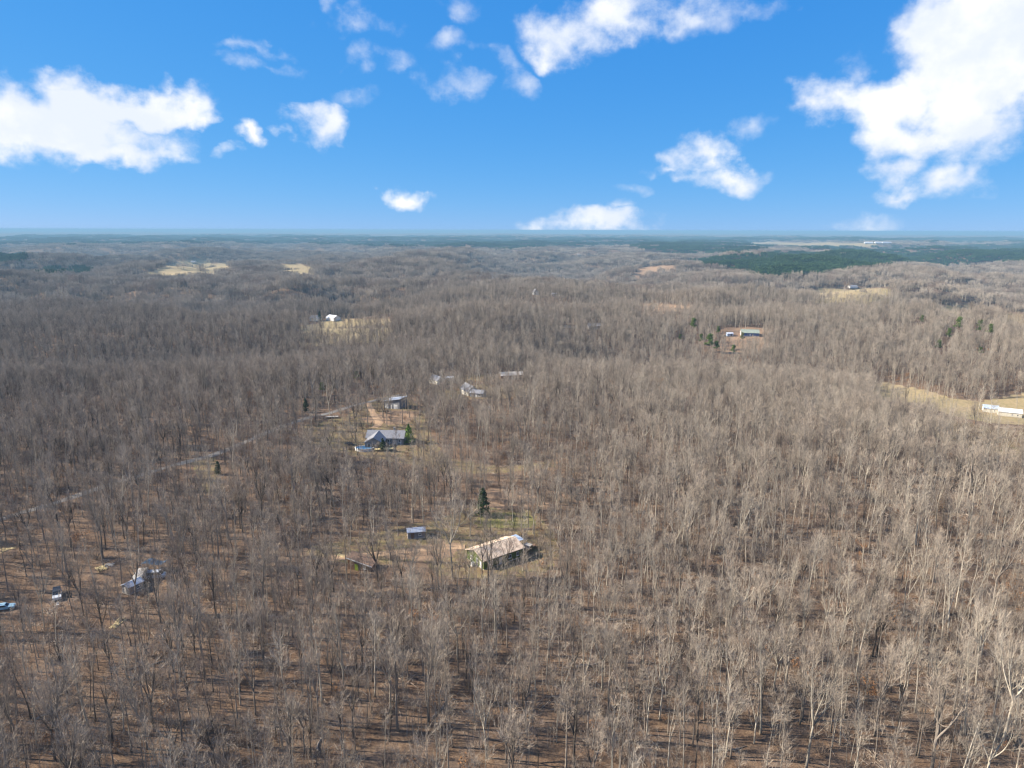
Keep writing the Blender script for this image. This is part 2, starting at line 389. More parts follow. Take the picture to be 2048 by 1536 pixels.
def np_mesh(name, verts, quads, mats, cov=None):
    me = bpy.data.meshes.new(name); me.vertices.add(len(verts)); me.vertices.foreach_set('co', verts.astype(np.float32).ravel())
    k = quads.shape[1]
    me.loops.add(quads.size); me.loops.foreach_set('vertex_index', quads.astype(np.int32).ravel())
    me.polygons.add(len(quads)); me.polygons.foreach_set('loop_start', (np.arange(len(quads)) * k).astype(np.int32))
    me.update(calc_edges=True)
    for m in mats: me.materials.append(m)
    if cov is not None:
        a = me.color_attributes.new('cover', 'FLOAT_COLOR', 'POINT'); a.data.foreach_set('color', cov.astype(np.float32).ravel())
    me.polygons.foreach_set('use_smooth', np.ones(len(quads), bool))
    me.update(); return me
gv = np.stack([gx, gy, gz], -1)
for zi, nm in ((0, 'ground'), (1, 'field'), (2, 'lawn')):
    qq = q[fzone == zi]; used, inv = np.unique(qq, return_inverse=True)
    o = link(nm, np_mesh(nm, gv[used], inv.reshape(-1, 4), [M_GROUND], cover[used]))
    tag(o, kind='structure')

M_GRAVEL = mat('gravel', (0.215, 0.20, 0.182), (0.165, 0.148, 0.13), 0.8, 0.95, 0.1)
M_DIRTROAD = mat('dirt_road', (0.40, 0.27, 0.165), (0.31, 0.21, 0.13), 0.5, 0.95, 0.1)
def ribbon(name, pix, width, m, up=0.12):
    pts = [P(*p) for p in pix]; dense = []
    for i in range(len(pts) - 1):
        n = max(2, int((pts[i + 1] - pts[i]).length / 1.5))
        p0 = pts[max(i - 1, 0)]; p1 = pts[i]; p2 = pts[i + 1]; p3 = pts[min(i + 2, len(pts) - 1)]
        for k in range(n):
            t = k / n
            dense.append(0.5 * ((2 * p1) + (p2 - p0) * t + (2 * p0 - 5 * p1 + 4 * p2 - p3) * t * t + (3 * p1 - p0 - 3 * p2 + p3) * t ** 3))
    dense.append(pts[-1]); mb = MB(); vs = []; fs = []; cols = 5
    for i, p in enumerate(dense):
        t = dense[min(i + 1, len(dense) - 1)] - dense[max(i - 1, 0)]; s = Vector((t.y, -t.x, 0)).normalized()
        wv = width * (1 + 0.12 * math.sin(i * 0.7) + 0.1 * math.sin(i * 0.23 + 2))
        for k in range(cols):
            u = (k / (cols - 1) - 0.5) * wv; qx, qy = p.x + s.x * u, p.y + s.y * u
            vs.append((qx, qy, float(height(qx, qy)) + (up if 0 < k < cols - 1 else up * 0.3)))
    for i in range(len(dense) - 1):
        for k in range(cols - 1): fs.append((i * cols + k, i * cols + k + 1, (i + 1) * cols + k + 1, (i + 1) * cols + k))
    return tag(mb.add(vs, fs).build(name, m, smooth=True), kind='structure')
ROADS = [[(-40,1050),(35,1028),(110,1006),(200,976),(290,948),(380,922),(432,908),(500,880),(560,855),(615,836),(660,826),(720,808),(770,797),(803,789)],
         [(735,806),(748,830),(758,846),(748,856)]]
ribbon('driveway', ROADS[0], 3.6, M_GRAVEL); ribbon('driveway', ROADS[1], 3.4, M_DIRTROAD, 0.16)
ribbon('dirt_track', [(640,1118),(720,1112),(800,1104),(870,1096),(930,1094)], 3.2, M_DIRTROAD, 0.14)
ROADPTS = np.array([[*P(*a)[:2]] for r in ROADS for a in r])

# ------------------------------------------------------------------ bare trees
def vrand(): return Vector((random.gauss(0, 1), random.gauss(0, 1), random.gauss(0, 1))).normalized()
def grow(p, d, length, n, wander, up):
    pts = [p.copy()]; d = d.normalized()
    for _ in range(n):
        d = (d + vrand() * wander + Vector((0, 0, up))).normalized(); pts.append(pts[-1] + d * (length / n))
    return pts
def at(pts, t):
    f = t * (len(pts) - 1); i = min(int(f), len(pts) - 2); return pts[i].lerp(pts[i + 1], f - i), (pts[i + 1] - pts[i]).normalized()
def side(d, ang):
    a = d.orthogonal().normalized(); b = d.cross(a); t = random.uniform(0, 2 * math.pi)
    return (d * math.cos(ang) + (a * math.cos(t) + b * math.sin(t)) * math.sin(ang)).normalized()
def sliver(mb, p, d, L, w, m):
    s = d.cross(vrand()).normalized() * (w * 0.5); e = p + d * L
    mb.add([p - s, p + s, e], [(0, 1, 2)], m)
def strip(mb, pts, w0, w1, m):
    vs = []; n = len(pts); s0 = vrand()
    for i, p in enumerate(pts):
        t = pts[min(i + 1, n - 1)] - pts[max(i - 1, 0)]; s = t.cross(s0); s = s.normalized() if s.length > 1e-6 else Vector((1, 0, 0))
        w = (w0 + (w1 - w0) * i / (n - 1)) * 0.5; vs += [p - s * w, p + s * w]
    mb.add(vs, [(2 * i, 2 * i + 1, 2 * i + 3, 2 * i + 2) for i in range(n - 1)], m)
def bare_tree(H, r, habit, nl, spread, twig=1.0, tw=0.034):
    """returns trunk MB and crown MB; habit: leader / fan / fork"""
    T, K = MB(), MB(); limbs = []
    lean = Vector((random.uniform(-.05, .05), random.uniform(-.05, .05), 1))
    if habit == 'leader':
        pts = grow(Vector((0, 0, -0.4)), lean, H * 0.96, 10, 0.045, 0.05)
        T.tube(pts, [r * (1.35 if i == 0 else 1.0) * (1 - 0.90 * (i / 10)) + 0.012 for i in range(11)], 6)
        for k in range(nl):
            t = 0.46 + 0.52 * (k + random.random()) / nl; p, d = at(pts, t)
            limbs.append((p, side(d, R(random.uniform(30, 54)) * spread), H * (0.26 - 0.19 * (t - 0.46) / 0.54) * random.uniform(0.75, 1.15), r * 0.36 * (1.25 - t)))
    else:
        fh = 0.42 if habit == 'fan' else 0.30
        pts = grow(Vector((0, 0, -0.4)), lean, H * fh, 6, 0.04, 0.05)
        T.tube(pts, [r * (1.35 if i == 0 else 1.0) * (1 - 0.30 * i / 6) for i in range(7)], 6)
        for k in range(4 if habit == 'fan' else 2):
            d = side(lean.normalized(), R(random.uniform(10, 24) if habit == 'fan' else random.uniform(9, 16)) * spread)
            mp = grow(pts[-1] - Vector((0, 0, 0.15)), d, H * (0.99 - fh) * random.uniform(0.8, 1.0), 7, 0.10, 0.08)
            T.tube(mp, [r * (0.62 if habit == 'fan' else 0.7) * (1 - 0.92 * i / 7) + 0.012 for i in range(8)], 5, cap=False)
            for j in range(max(3, nl // (3 if habit == 'fan' else 2))):
                t = 0.18 + 0.78 * (j + random.random()) / max(3, nl // 3 + 1); t = min(t, 0.97); p, dd = at(mp, t)
                limbs.append((p, side(dd, R(random.uniform(28, 55)) * spread), H * (0.25 - 0.15 * t) * random.uniform(0.8, 1.2), r * 0.24 * (1.2 - t)))
        for _ in range(2):
            p, d = at(pts, random.uniform(0.6, 0.95)); limbs.append((p, side(d, R(60)), H * 0.16, r * 0.16))
    for p, d, L, rr in limbs:
        lp = grow(p, d, L, 4, 0.13, 0.17)
        K.tube(lp, [max(rr * (1 - 0.8 * i / 4), 0.016) for i in range(5)], 4, 0, False)
        n2 = max(3, int(L * 1.15 * twig))
        for j in range(n2):
            t = 0.20 + 0.80 * (j + random.random()) / n2; q, dd = at(lp, min(t, 0.99))
            l2 = L * 0.46 * random.uniform(0.6, 1.2) * (1.15 - 0.5 * t)
            bp = grow(q, side(dd, R(random.uniform(22, 48))), l2, 3, 0.14, 0.14)
            strip(K, bp, max(rr * 0.8, 0.045), 0.025, 0)
            for k in range(max(3, int(4 * twig))):
                u, d3 = at(bp, random.uniform(0.12, 0.98)); d3 = (side(d3, R(random.uniform(15, 42))) + Vector((0, 0, 0.28))).normalized()
                l3 = random.uniform(0.9, 1.9); tp = grow(u, d3, l3, 2, 0.12, 0.10); strip(K, tp, 0.034, 0.016, 1)
                for _ in range(3):
                    w, d4 = at(tp, random.uniform(0.1, 0.98))
                    sliver(K, w, (side(d4, R(random.uniform(12, 42))) + Vector((0, 0, 0.18))).normalized(), random.uniform(0.8, 1.7), tw, 1)
    return T, K
def puff(mb, c, rx, rz, n, size, m):
    for _ in range(n):
        d = vrand(); rr = random.random() ** 0.4; p = c + Vector((d.x * rx, d.y * rx, d.z * rz)) * rr
        a = vrand(); b = a.cross(vrand()).normalized(); a = (d * 0.4 + a * 0.6).normalized(); k = size * random.uniform(.6, 1.3)
        mb.add([p - a * k - b * k * .5, p + a * k * .2 - b * k * .55, p + a * k, p - a * k * .1 + b * k * .6], [(0, 1, 2, 3)], m)
VAR = []     # trunk mesh, crown mesh, height, label, group
def variant(H, r, habit, nl, spread, bk, tw, label, group, twig=1.0):
    T, K = bare_tree(H, r * 0.78, habit, nl, spread, twig)
    VAR.append(dict(T=T, K=K, H=H, bk=bk, tw=tw, label=label, group=group, trunk=T.mesh('trunk', [bk], True), crown=K.mesh('crown', [bk, tw])))
variant(21, .27, 'leader', 13, 1.0, M_GREY, M_TWIG, 'straight grey leafless tree with an oval twiggy crown in the near woods', 'straight grey trees of the near woods')
variant(23, .25, 'leader', 11, .8, M_PALE, M_TWIGP, 'tall pale-barked leafless tree with a narrow pointed crown in the near woods', 'tall pale narrow trees of the near woods')
variant(20, .32, 'fan', 12, 1.1, M_DARK, M_TWIG, 'dark leafless oak-like tree with a fan of heavy limbs in the near woods', 'dark fan-limbed trees of the near woods')
variant(19, .26, 'fan', 12, .95, M_PALE, M_TWIGP, 'pale-barked leafless tree opening into a fan of white limbs in the near woods', 'pale fan-limbed trees of the near woods')
variant(22, .26, 'fork', 12, 1.0, M_GREY, M_TWIG, 'grey leafless tree forking low into two rising stems in the near woods', 'low-forked grey trees of the near woods')
variant(17, .17, 'leader', 8, .75, M_GREY, M_TWIG, 'slim grey leafless pole tree with a thin crown in the near woods', 'slim grey pole trees of the near woods', .9)
variant(18, .19, 'leader', 10, .95, M_DARK, M_TWIGD, 'dark slender leafless tree with a brownish twig crown in the near woods', 'dark slender trees of the near woods')
variant(12, .11, 'leader', 8, .9, M_PALE, M_TWIGP, 'thin pale leafless sapling standing under the taller trees', 'thin pale saplings of the near woods', .8)
variant(11, .12, 'fork', 7, 1.1, M_DARK, M_TWIGD, 'small dark forked leafless sapling with bushy brown twigs', 'small dark forked saplings of the near woods', .9)
variant(24, .36, 'fan', 15, 1.05, M_GREY, M_TWIG, 'big grey leafless hardwood with a wide rounded crown in the near woods', 'big wide-crowned grey trees of the near woods', 1.1)
variant(22, .22, 'leader', 10, .62, M_GREY, M_TWIG, 'high slender grey leafless tree with a tuft-like top crown in the near woods', 'high tuft-topped grey trees of the near woods', .9)
variant(20, .24, 'fork', 10, .8, M_PALE, M_TWIGP, 'pale leafless tree split low into two white stems in the near woods', 'pale twin-stemmed trees of the near woods', .85)
variant(19, .22, 'fan', 10, .75, M_DARK, M_TWIGD, 'dark leafless tree with a tight upswept crown in the near woods', 'dark upswept trees of the near woods', .9)
variant(16, .15, 'leader', 7, .7, M_PALE, M_TWIGP, 'thin pale leafless pole tree with a sparse top in the near woods', 'thin pale pole trees of the near woods', .75)
VW = np.array([.11, .09, .09, .06, .08, .11, .08, .06, .05, .04, .09, .06, .07, .11])

hidden = bpy.data.collections.new('tree_kit')        # sources for the forest, not in the scene itself
def kit(name, mb, mats):
    o = bpy.data.objects.new(name, mb.mesh(name, mats)); hidden.objects.link(o); return o
def merge(mbs):
    r = MB()
    for mb, mi in mbs: r.add(mb.v, mb.f); r.m[-len(mb.f):] = [x + mi for x in mb.m]
    return r
for i, v in enumerate(VAR):
    kit('a%02d' % i, merge([(v['T'], 0), (v['K'], 0)]), [v['bk'], v['tw']])
# far clumps of bare trees: trunks and coarse twig sprays
def clump(ntree, radius):
    mb = MB()
    for _ in range(ntree):
        a = random.uniform(0, 6.283); rr = radius * math.sqrt(random.random()); b = Vector((math.cos(a) * rr, math.sin(a) * rr, 0))
        H = random.uniform(15, 23); m = random.choice((0, 1, 1)); w = random.uniform(2.4, 4.2)
        pts = grow(b - Vector((0, 0, 1.5)), Vector((0, 0, 1)), H * 0.8, 3, 0.05, 0.05); mb.tube(pts, [.3, .24, .16, .06], 3, m, False)
        for _ in range(90):
            z = random.uniform(0.40, 0.90) * H; k = random.random() ** .33 * w * (1 - 0.55 * abs(z / H - 0.62) / 0.4) * 0.62
            t = random.uniform(0, 6.283); o = b + Vector((math.cos(t) * k, math.sin(t) * k, z))
            sliver(mb, o, (Vector((math.cos(t), math.sin(t), 0)) * 0.6 + Vector((0, 0, 0.9)) + vrand() * .4).normalized(), random.uniform(1.6, 3.2), 0.25, 2)
    return mb
for i in range(4): kit('b%02d' % i, clump(23, 16), [M_DARK, M_PALE, (M_TWIG, M_TWIGP, M_TWIG, M_TWIGD)[i]])
NA, NB = len(VAR), 4
def leafy_beech(H):
    T, K = bare_tree(H, .10, 'leader', 8, 1.0, .7)
    mb = merge([(T, 0), (K, 0)])
    for k in range(9): puff(mb, Vector((random.gauss(0, 1.0), random.gauss(0, 1.0), H * random.uniform(.3, .9))), 1.3, 1.0, 34, .22, 2)
    return mb

for i in range(2): kit('c%02d' % i, leafy_beech((9, 12)[i]), [M_GREY, M_TWIGD, M_DEADLEAF])
def scatter(dmin, dmax, cell, jit=0.95, amin=-47, amax=45):
    n = int(dmax / cell) + 2
    I, J = np.meshgrid(np.arange(-n, n + 1), np.arange(0, n + 1), indexing='ij')
    x = (I + rng.uniform(-.5, .5, I.shape) * jit) * cell; y = (J + rng.uniform(-.5, .5, I.shape) * jit) * cell
    x, y = x.ravel(), y.ravel(); d = np.hypot(x, y); a = np.degrees(np.arctan2(x, y))
    k = (d > dmin) & (d < dmax) & (a > amin) & (a < amax)
    return x[k], y[k]
def classify(x, y, hts):
    """returns keep mask for trees of the given heights"""
    z = height(x, y); d = np.hypot(x, y); keep = np.ones(x.size, bool); u = rng.random(x.size)
    base = project(x, y, z); ups = [project(x, y, z + hts * f) for f in (0.15, .32, .5, .66, .82)]
    for c in CLEAR:
        m = (d > c['d'][0] * 0.7) & (d < c['d'][1])
        inb = in_poly(base[0], base[1], c['poly']) & m
        keep &= ~(inb & (u > c['keep']))
        if c['name'] == 'field' or c['d'][0] > 600:
            inu = np.zeros(x.size, bool)
            for px, py, w in ups: inu |= in_poly(px, py, c['poly'])
            keep &= ~(inu & m & (u > c['keep'] + 0.08))
    for x0, y0, x1, y1, kp, dist in HOUSE_KEEP:
        inu = np.zeros(x.size, bool)
        for px, py, w in ups + [base]:
            pad = 1.6 * F_PX / w
            inu |= (px > x0 - pad) & (px < x1 + pad) & (py > y0) & (py < y1)
        keep &= ~(inu & (d < dist + 6) & (u > kp))
    for hx, hy, hr in HOUSE_FOOT: keep &= np.hypot(x - hx, y - hy) > hr
    for i in range(len(ROADPTS) - 1):
        a, b = ROADPTS[i], ROADPTS[i + 1]; ab = b - a; L2 = ab @ ab
        if L2 > 150 ** 2: continue
        t = np.clip(((x - a[0]) * ab[0] + (y - a[1]) * ab[1]) / L2, 0, 1)
        keep &= np.hypot(x - a[0] - t * ab[0], y - a[1] - t * ab[1]) > 2.3
        inu = np.zeros(x.size, bool)
    return keep

def instancer(name, kitcol, x, y, idx, scl, sink=0.0):
    z = height(x, y) - sink
    me = bpy.data.meshes.new(name); me.vertices.add(x.size); me.vertices.foreach_set('co', np.stack([x, y, z], -1).astype(np.float32).ravel())
    a = me.attributes.new('pick', 'INT', 'POINT'); a.data.foreach_set('value', idx.astype(np.int32))
    a = me.attributes.new('turn', 'FLOAT_VECTOR', 'POINT'); tv = np.zeros((x.size, 3), np.float32); tv[:, 2] = rng.uniform(0, 6.283, x.size); tv[:, :2] = rng.normal(0, .03, (x.size, 2)); a.data.foreach_set('vector', tv.ravel())
    a = me.attributes.new('size', 'FLOAT_VECTOR', 'POINT'); a.data.foreach_set('vector', scl.astype(np.float32).ravel())
    me.update(); o = link(name, me)
    g = bpy.data.node_groups.new(name, 'GeometryNodeTree')
    g.interface.new_socket('Geometry', in_out='INPUT', socket_type='NodeSocketGeometry'); g.interface.new_socket('Geometry', in_out='OUTPUT', socket_type='NodeSocketGeometry')
    gi = g.nodes.new('NodeGroupInput'); go = g.nodes.new('NodeGroupOutput'); ip = g.nodes.new('GeometryNodeInstanceOnPoints')
    ci = g.nodes.new('GeometryNodeCollectionInfo'); ci.inputs['Collection'].default_value = kitcol; ci.inputs['Separate Children'].default_value = True; ci.inputs['Reset Children'].default_value = True
    def na(n, t):
        k = g.nodes.new('GeometryNodeInputNamedAttribute'); k.data_type = t; k.inputs['Name'].default_value = n; return k.outputs['Attribute']
    er = g.nodes.new('FunctionNodeEulerToRotation')
    L = g.links.new
    L(gi.outputs[0], ip.inputs['Points']); L(ci.outputs[0], ip.inputs['Instance']); ip.inputs['Pick Instance'].default_value = True
    L(na('pick', 'INT'), ip.inputs['Instance Index']); L(na('turn', 'FLOAT_VECTOR'), er.inputs[0]); L(er.outputs[0], ip.inputs['Rotation'])
    L(na('size', 'FLOAT_VECTOR'), ip.inputs['Scale']); L(ip.outputs[0], go.inputs[0])
    md = o.modifiers.new('grow', 'NODES'); md.node_group = g
    return o
# ------------------------------------------------------------------ buildings and yard things
M_GREENW = mat('green_siding', (0.078, 0.098, 0.028), (0.10, 0.125, 0.038), 0.9, 0.8, 0.2)
M_TANROOF = mat('weathered_tan_roof', (0.72, 0.57, 0.42), (0.44, 0.32, 0.23), 0.9, 0.75, 0.25, stretch=(1.0, 0.4, 1.0), amount=(0.42, 0.66))
M_METAL = mat('grey_metal_roof', (0.42, 0.46, 0.52), (0.34, 0.37, 0.42), 0.8, 0.45, 0.5, metal=0.3)
M_SHINGLE = mat('grey_shingle', (0.235, 0.24, 0.26), (0.19, 0.19, 0.205), 1.5, 0.9, 0.2)
M_GREYW = mat('grey_siding', (0.22, 0.225, 0.24), (0.18, 0.18, 0.19), 1.0, 0.85, 0.2)
M_WHITE = mat('white_paint', (0.76, 0.75, 0.72), (0.66, 0.65, 0.62), 1.0, 0.6, 0.3)
M_CREAM = mat('cream_siding', (0.70, 0.66, 0.55), (0.58, 0.54, 0.45), 0.8, 0.8, 0.2)
M_WOODW = mat('brown_wood', (0.22, 0.13, 0.08), (0.15, 0.095, 0.065), 1.0, 0.85, 0.2)
M_LUMBER = mat('fresh_lumber', (0.62, 0.50, 0.25), (0.48, 0.38, 0.2), 2.0, 0.85, 0.2)
M_GLASS = mat('window_glass', (0.035, 0.045, 0.055), (0.02, 0.025, 0.03), 1.0, 0.1, 0.6)
M_BLACK = mat('black_rubber', (0.025, 0.025, 0.025), None, 2.0, 0.8, 0.2)
M_BLUEW = mat('blue_siding', (0.10, 0.16, 0.36), (0.08, 0.12, 0.28), 0.8, 0.7, 0.3)
M_GREENROOF = mat('green_metal_roof', (0.03, 0.17, 0.13), (0.04, 0.13, 0.10), 0.8, 0.5, 0.4)
M_WHITEROOF = mat('white_metal_roof', (0.74, 0.76, 0.78), (0.62, 0.64, 0.68), 0.8, 0.45, 0.4)
M_BLUEROOF = mat('pale_blue_metal_roof', (0.44, 0.54, 0.68), (0.36, 0.45, 0.57), 0.8, 0.45, 0.4)
M_POOL = mat('pool_water', (0.03, 0.18, 0.38), (0.05, 0.24, 0.46), 0.6, 0.12, 0.5)
M_RED = mat('red_metal', (0.35, 0.07, 0.03), None, 2.0, 0.7, 0.3)
M_TEAL = mat('blue_tarp', (0.025, 0.06, 0.11), (0.035, 0.08, 0.14), 1.5, 0.6, 0.3)
M_SILVER = mat('silver_paint', (0.50, 0.54, 0.58), (0.44, 0.47, 0.50), 1.0, 0.3, 0.5)
M_LBLUE = mat('pale_blue_paint', (0.34, 0.52, 0.60), (0.28, 0.45, 0.53), 1.0, 0.3, 0.5)
M_CHAR = mat('charcoal_paint', (0.035, 0.038, 0.045), None, 1.0, 0.35, 0.5)
M_STONE = mat('concrete', (0.42, 0.39, 0.35), (0.34, 0.31, 0.27), 1.0, 0.9, 0.2)
M_RUST = mat('rusty_sheet', (0.34, 0.21, 0.13), (0.23, 0.15, 0.10), 1.6, 0.8, 0.2)

def foot(x, y, r): HOUSE_FOOT.append((x, y, r))
def open_view(x0, y0, x1, y1, keep, base): HOUSE_KEEP.append((x0, y0, x1, y1, keep, math.hypot(base[0], base[1])))
def opening(root, side, L, W, u, z, w, h, kind, mt=None, sub=True):
    """window or door on a wall: side in front(-y) back(+y) left(-x) right(+x)"""
    rz, off = {'front': (0, W / 2), 'back': (math.pi, W / 2), 'left': (-math.pi / 2, L / 2), 'right': (math.pi / 2, L / 2)}[side]
    Mx = Matrix.Rotation(rz, 4, 'Z') @ Matrix.Translation((u, -off, z))
    if kind == 'window':
        f = MB()
        for a in ((-w/2, -w/2 + .09, 0, h), (w/2 - .09, w/2, 0, h), (-w/2 + .09, w/2 - .09, 0, .09), (-w/2 + .09, w/2 - .09, h - .09, h), (-.03, .03, .09, h - .09)):
            f.box(a[0], a[1], -.06, .02, a[2], a[3], M=Mx)
        f.box(-w/2 - .08, w/2 + .08, -.11, .02, -.07, -.002, M=Mx)
        o = f.build('window', mt or M_WHITE, root)
        MB().box(-w/2 + .085, w/2 - .085, -.025, .01, .085, h - .085, M=Mx).build('pane', M_GLASS, o)
    elif kind == 'garage':
        f = MB().box(-w/2 - .09, w/2 + .09, -.025, .01, 0, h + .09, M=Mx); n = 4
        for i in range(n): f.box(-w/2, w/2, -.07, -.02, h * i / n + .02, h * (i + 1) / n - .02, M=Mx)
        f.build('garage_door', mt or M_WHITE, root)
    else:
        f = MB().box(-w/2 - .08, w/2 + .08, -.03, .01, 0, h + .08, M=Mx).box(-w/2, w/2, -.07, -.025, .02, h, M=Mx)
        o = f.build('door', mt or M_WHITE, root)
        MB().box(w/2 - .16, w/2 - .10, -.13, -.065, 1.0, 1.12, M=Mx).build('handle', M_METAL, o)
def gable(name, label, cat, x, y, rz, L, W, eave, ridge, wall, roof, over=.45, ops=(), gablemat=None, chimney=None, z=None, group=None, footing=True, seams=0):
    z = float(height(x, y)) if z is None else z
    root = empty(name, (x, y, z), rz, label, cat, group)
    MB().prism([(-W/2, -.4), (W/2, -.4), (W/2, eave), (0, ridge), (-W/2, eave)], -L/2, L/2).build('wall', wall, root)
    if gablemat: MB().prism([(-W/2 + .02, 0.02), (W/2 - .02, 0.02), (W/2 - .02, eave - .05), (0, ridge - .08), (-W/2 + .02, eave - .05)], -L/2 - .03, -L/2 + .2).build('gable_cladding', gablemat, root)
    if footing: MB().box(-L/2 - .06, L/2 + .06, -W/2 - .06, W/2 + .06, -.6, .22).build('foundation', M_STONE, root)
    sl_ = (ridge - eave) / (W / 2); ez = eave - over * sl_; t = .16
    rf = MB().prism([(-W/2 - over, ez + .02), (0, ridge + .02), (0, ridge + .02 + t), (-W/2 - over, ez + .02 + t)], -L/2 - over, L/2 + over)
    rf.prism([(0.0, ridge + .02), (W/2 + over, ez + .02), (W/2 + over, ez + .02 + t), (0.0, ridge + .02 + t)], -L/2 - over, L/2 + over)
    ro = rf.build('roof', roof, root)
    MB().prism([(-.16, ridge + t - .10), (.16, ridge + t - .10), (.16, ridge + t - .05), (0, ridge + t + .07), (-.16, ridge + t - .05)], -L/2 - over - .02, L/2 + over + .02).build('ridge_cap', roof, ro)
    if seams:
        n = int(seams)
        for sgn in (-1, 1):
            for i in range(n):
                a = -L/2 - over + (L + 2 * over) * (i + .5) / n; yb = sgn * (W/2 + over); zz = .02 + t
                k = [(a - .03, 0, ridge + zz), (a + .03, 0, ridge + zz), (a + .03, yb, ez + zz), (a - .03, yb, ez + zz)]
                vs = [(p[0], p[1], p[2] - .01) for p in k] + [(p[0], p[1], p[2] + .05) for p in k]
                MB().add(vs, [(3, 2, 1, 0), (4, 5, 6, 7), (0, 1, 5, 4), (1, 2, 6, 5), (2, 3, 7, 6), (3, 0, 4, 7)]).build('roof_seam', roof, ro)
    if chimney:
        cx, cy = chimney; MB().box(cx - .4, cx + .4, cy - .35, cy + .35, eave, ridge + 1.1).box(cx - .48, cx + .48, cy - .43, cy + .43, ridge + 1.1, ridge + 1.25).build('chimney', M_STONE, ro)
    for o in ops: opening(root, o[0], L, W, *o[1:])
    foot(x, y, math.hypot(L, W) / 2 + 1.0)
    return root

# green house with the tan roof
n0 = P(968, 1140); ga = R(37); ux, uy = math.cos(ga), math.sin(ga)
gcx, gcy = n0.x + ux * 7.1 - uy * 4.5, n0.y + uy * 7.1 + ux * 4.5
gh = gable('green_house', 'green-sided house with a weathered tan roof in the small clearing', 'house', gcx, gcy, ga, 14.2, 8.8, 3.1, 4.75, M_GREENW, M_TANROOF, .55,
   ops=[('left', 1.0, .35, 1.0, 2.1, 'window'), ('left', 2.9, .0, .95, 2.1, 'door'), ('left', -2.0, .9, .9, 1.3, 'window'),
        ('front', -4.5, 1.0, 1.3, 1.2, 'window'), ('front', -1.0, 0.05, 1.0, 2.1, 'door'), ('front', 2.2, 1.0, 1.3, 1.2, 'window'), ('front', 5.2, 1.0, 1.0, 1.2, 'window')], seams=7)
open_view(922, 1066, 1085, 1138, 0.62, (gcx, gcy))
def local(cx, cy, a, u, v): return cx + math.cos(a) * u - math.sin(a) * v, cy + math.sin(a) * u + math.cos(a) * v
# lean-to with the blue-grey metal roof at its far end
x, y = local(gcx, gcy, ga, 9.6, 2.6); z = float(height(x, y)); r = empty('lean_to_shed', (x, y, z), ga, 'open lean-to with blue-grey sheet metal roof against the green house', 'shed')
for i in range(4): MB().box(-2.0 + i * 1.0 + .01, -1.0 + i * 1.0 - .01, -2.2, 2.2, 2.75 - .05 * (i % 2) * .2, 2.83).build('roof_sheet', M_BLUEROOF, r)
for sx in (-1.8, 1.8):
    for sy in (-2, 2): MB().box(sx - .07, sx + .07, sy - .07, sy + .07, -.3, 2.75).build('post', M_WOODW, r)
MB().box(-1.85, 1.85, 1.9, 2.0, 0, 2.4).build('back_wall', M_RUST, r)
x, y = local(gcx, gcy, ga, 11.2, -1.6); z = float(height(x, y)); r = empty('brush_shelter', (x, y, z), ga + .3, 'low ragged shelter of rusty sheets beside the lean-to', 'shelter')
for i, (a, b, zz, ti, mt) in enumerate(((-1.2, -.6, 1.5, .12, M_RUST), (.4, .2, 1.7, -.1, M_STONE), (1.7, -.5, 1.35, .18, M_RUST))):
    MB().box(-.85, .85, -1.2, 1.2, -.03, .04, M=Matrix.Translation((a, b, zz)) @ Matrix.Rotation(ti, 4, 'Y')).build('roof_sheet', mt, r)
for sx, sy in ((-1.9, -1.4), (-1.8, 1.3), (2.3, -1.4), (2.2, 1.2), (.2, -1.3)): MB().box(sx - .06, sx + .06, sy - .06, sy + .06, -.3, 1.5).build('post', M_WOODW, r)
foot(x, y, 3.5)
x, y = local(gcx, gcy, ga, -8.2, -.2); z = float(height(x, y)); r = empty('air_conditioner', (x, y, z), ga, 'white box-shaped cooling unit beside the green gable wall', 'cooling unit')
MB().box(-.6, .6, -.6, .6, -.2, .15).build('pad', M_STONE, r); MB().box(-.5, .5, -.5, .5, .15, 1.15).build('casing', M_WHITE, r)
g = MB()
for k in range(6): g.box(-.515, -.49, -.42, .42, .28 + k * .13, .34 + k * .13)
g.build('grille', M_CHAR, r)
lid = MB(); lid.tube([(0, 0, 1.15), (0, 0, 1.2)], [.4, .38], 12); lid.build('fan_cover', M_CHAR, r)

# small shed
b = P(831, 1077); gable('garden_shed', 'small shed with a shining sheet metal roof at the yard edge', 'shed', b.x, b.y + 1.6, R(12), 5.4, 3.2, 2.2, 2.9, M_GREYW, M_METAL, .3,
   ops=[('front', -1.2, .02, .9, 1.9, 'door', M_WOODW), ('front', 1.1, .9, .8, .8, 'window')], seams=5)
open_view(808, 1052, 852, 1078, .15, b)
# low tin-roofed hut with the slanting bright edge
b = P(722, 1142); z = b.z; r = empty('slant_roof_hut', (b.x, b.y + 2, z), R(-14), 'low brown hut with one slanting pale-edged roof among the trees', 'hut')
MB().prism([(-3.6, -.3), (3.6, -.3), (3.6, 1.9), (-3.6, 3.6)], -1.9, 1.9, 'y').build('wall', M_WOODW, r)
rf = MB().prism([(-4.1, 3.72), (4.1, 1.78), (4.1, 1.92), (-4.1, 3.86)], -2.3, 2.3, 'y').build('roof', M_RUST, r)
MB().prism([(-4.12, 3.66), (4.12, 1.72), (4.12, 1.95), (-4.12, 3.89)], -2.42, -2.303, 'y').build('fascia', M_WHITE, rf)
opening(r, 'front', 7.2, 3.8, -.9, .02, .95, 1.9, 'door', mat('lime_paint', (0.28, 0.36, 0.05), None, 1.0, .7, .3)); opening(r, 'front', 7.2, 3.8, 1.6, .7, .9, .8, 'window'); foot(b.x, b.y + 2, 5)
open_view(690, 1098, 760, 1140, .75, b)

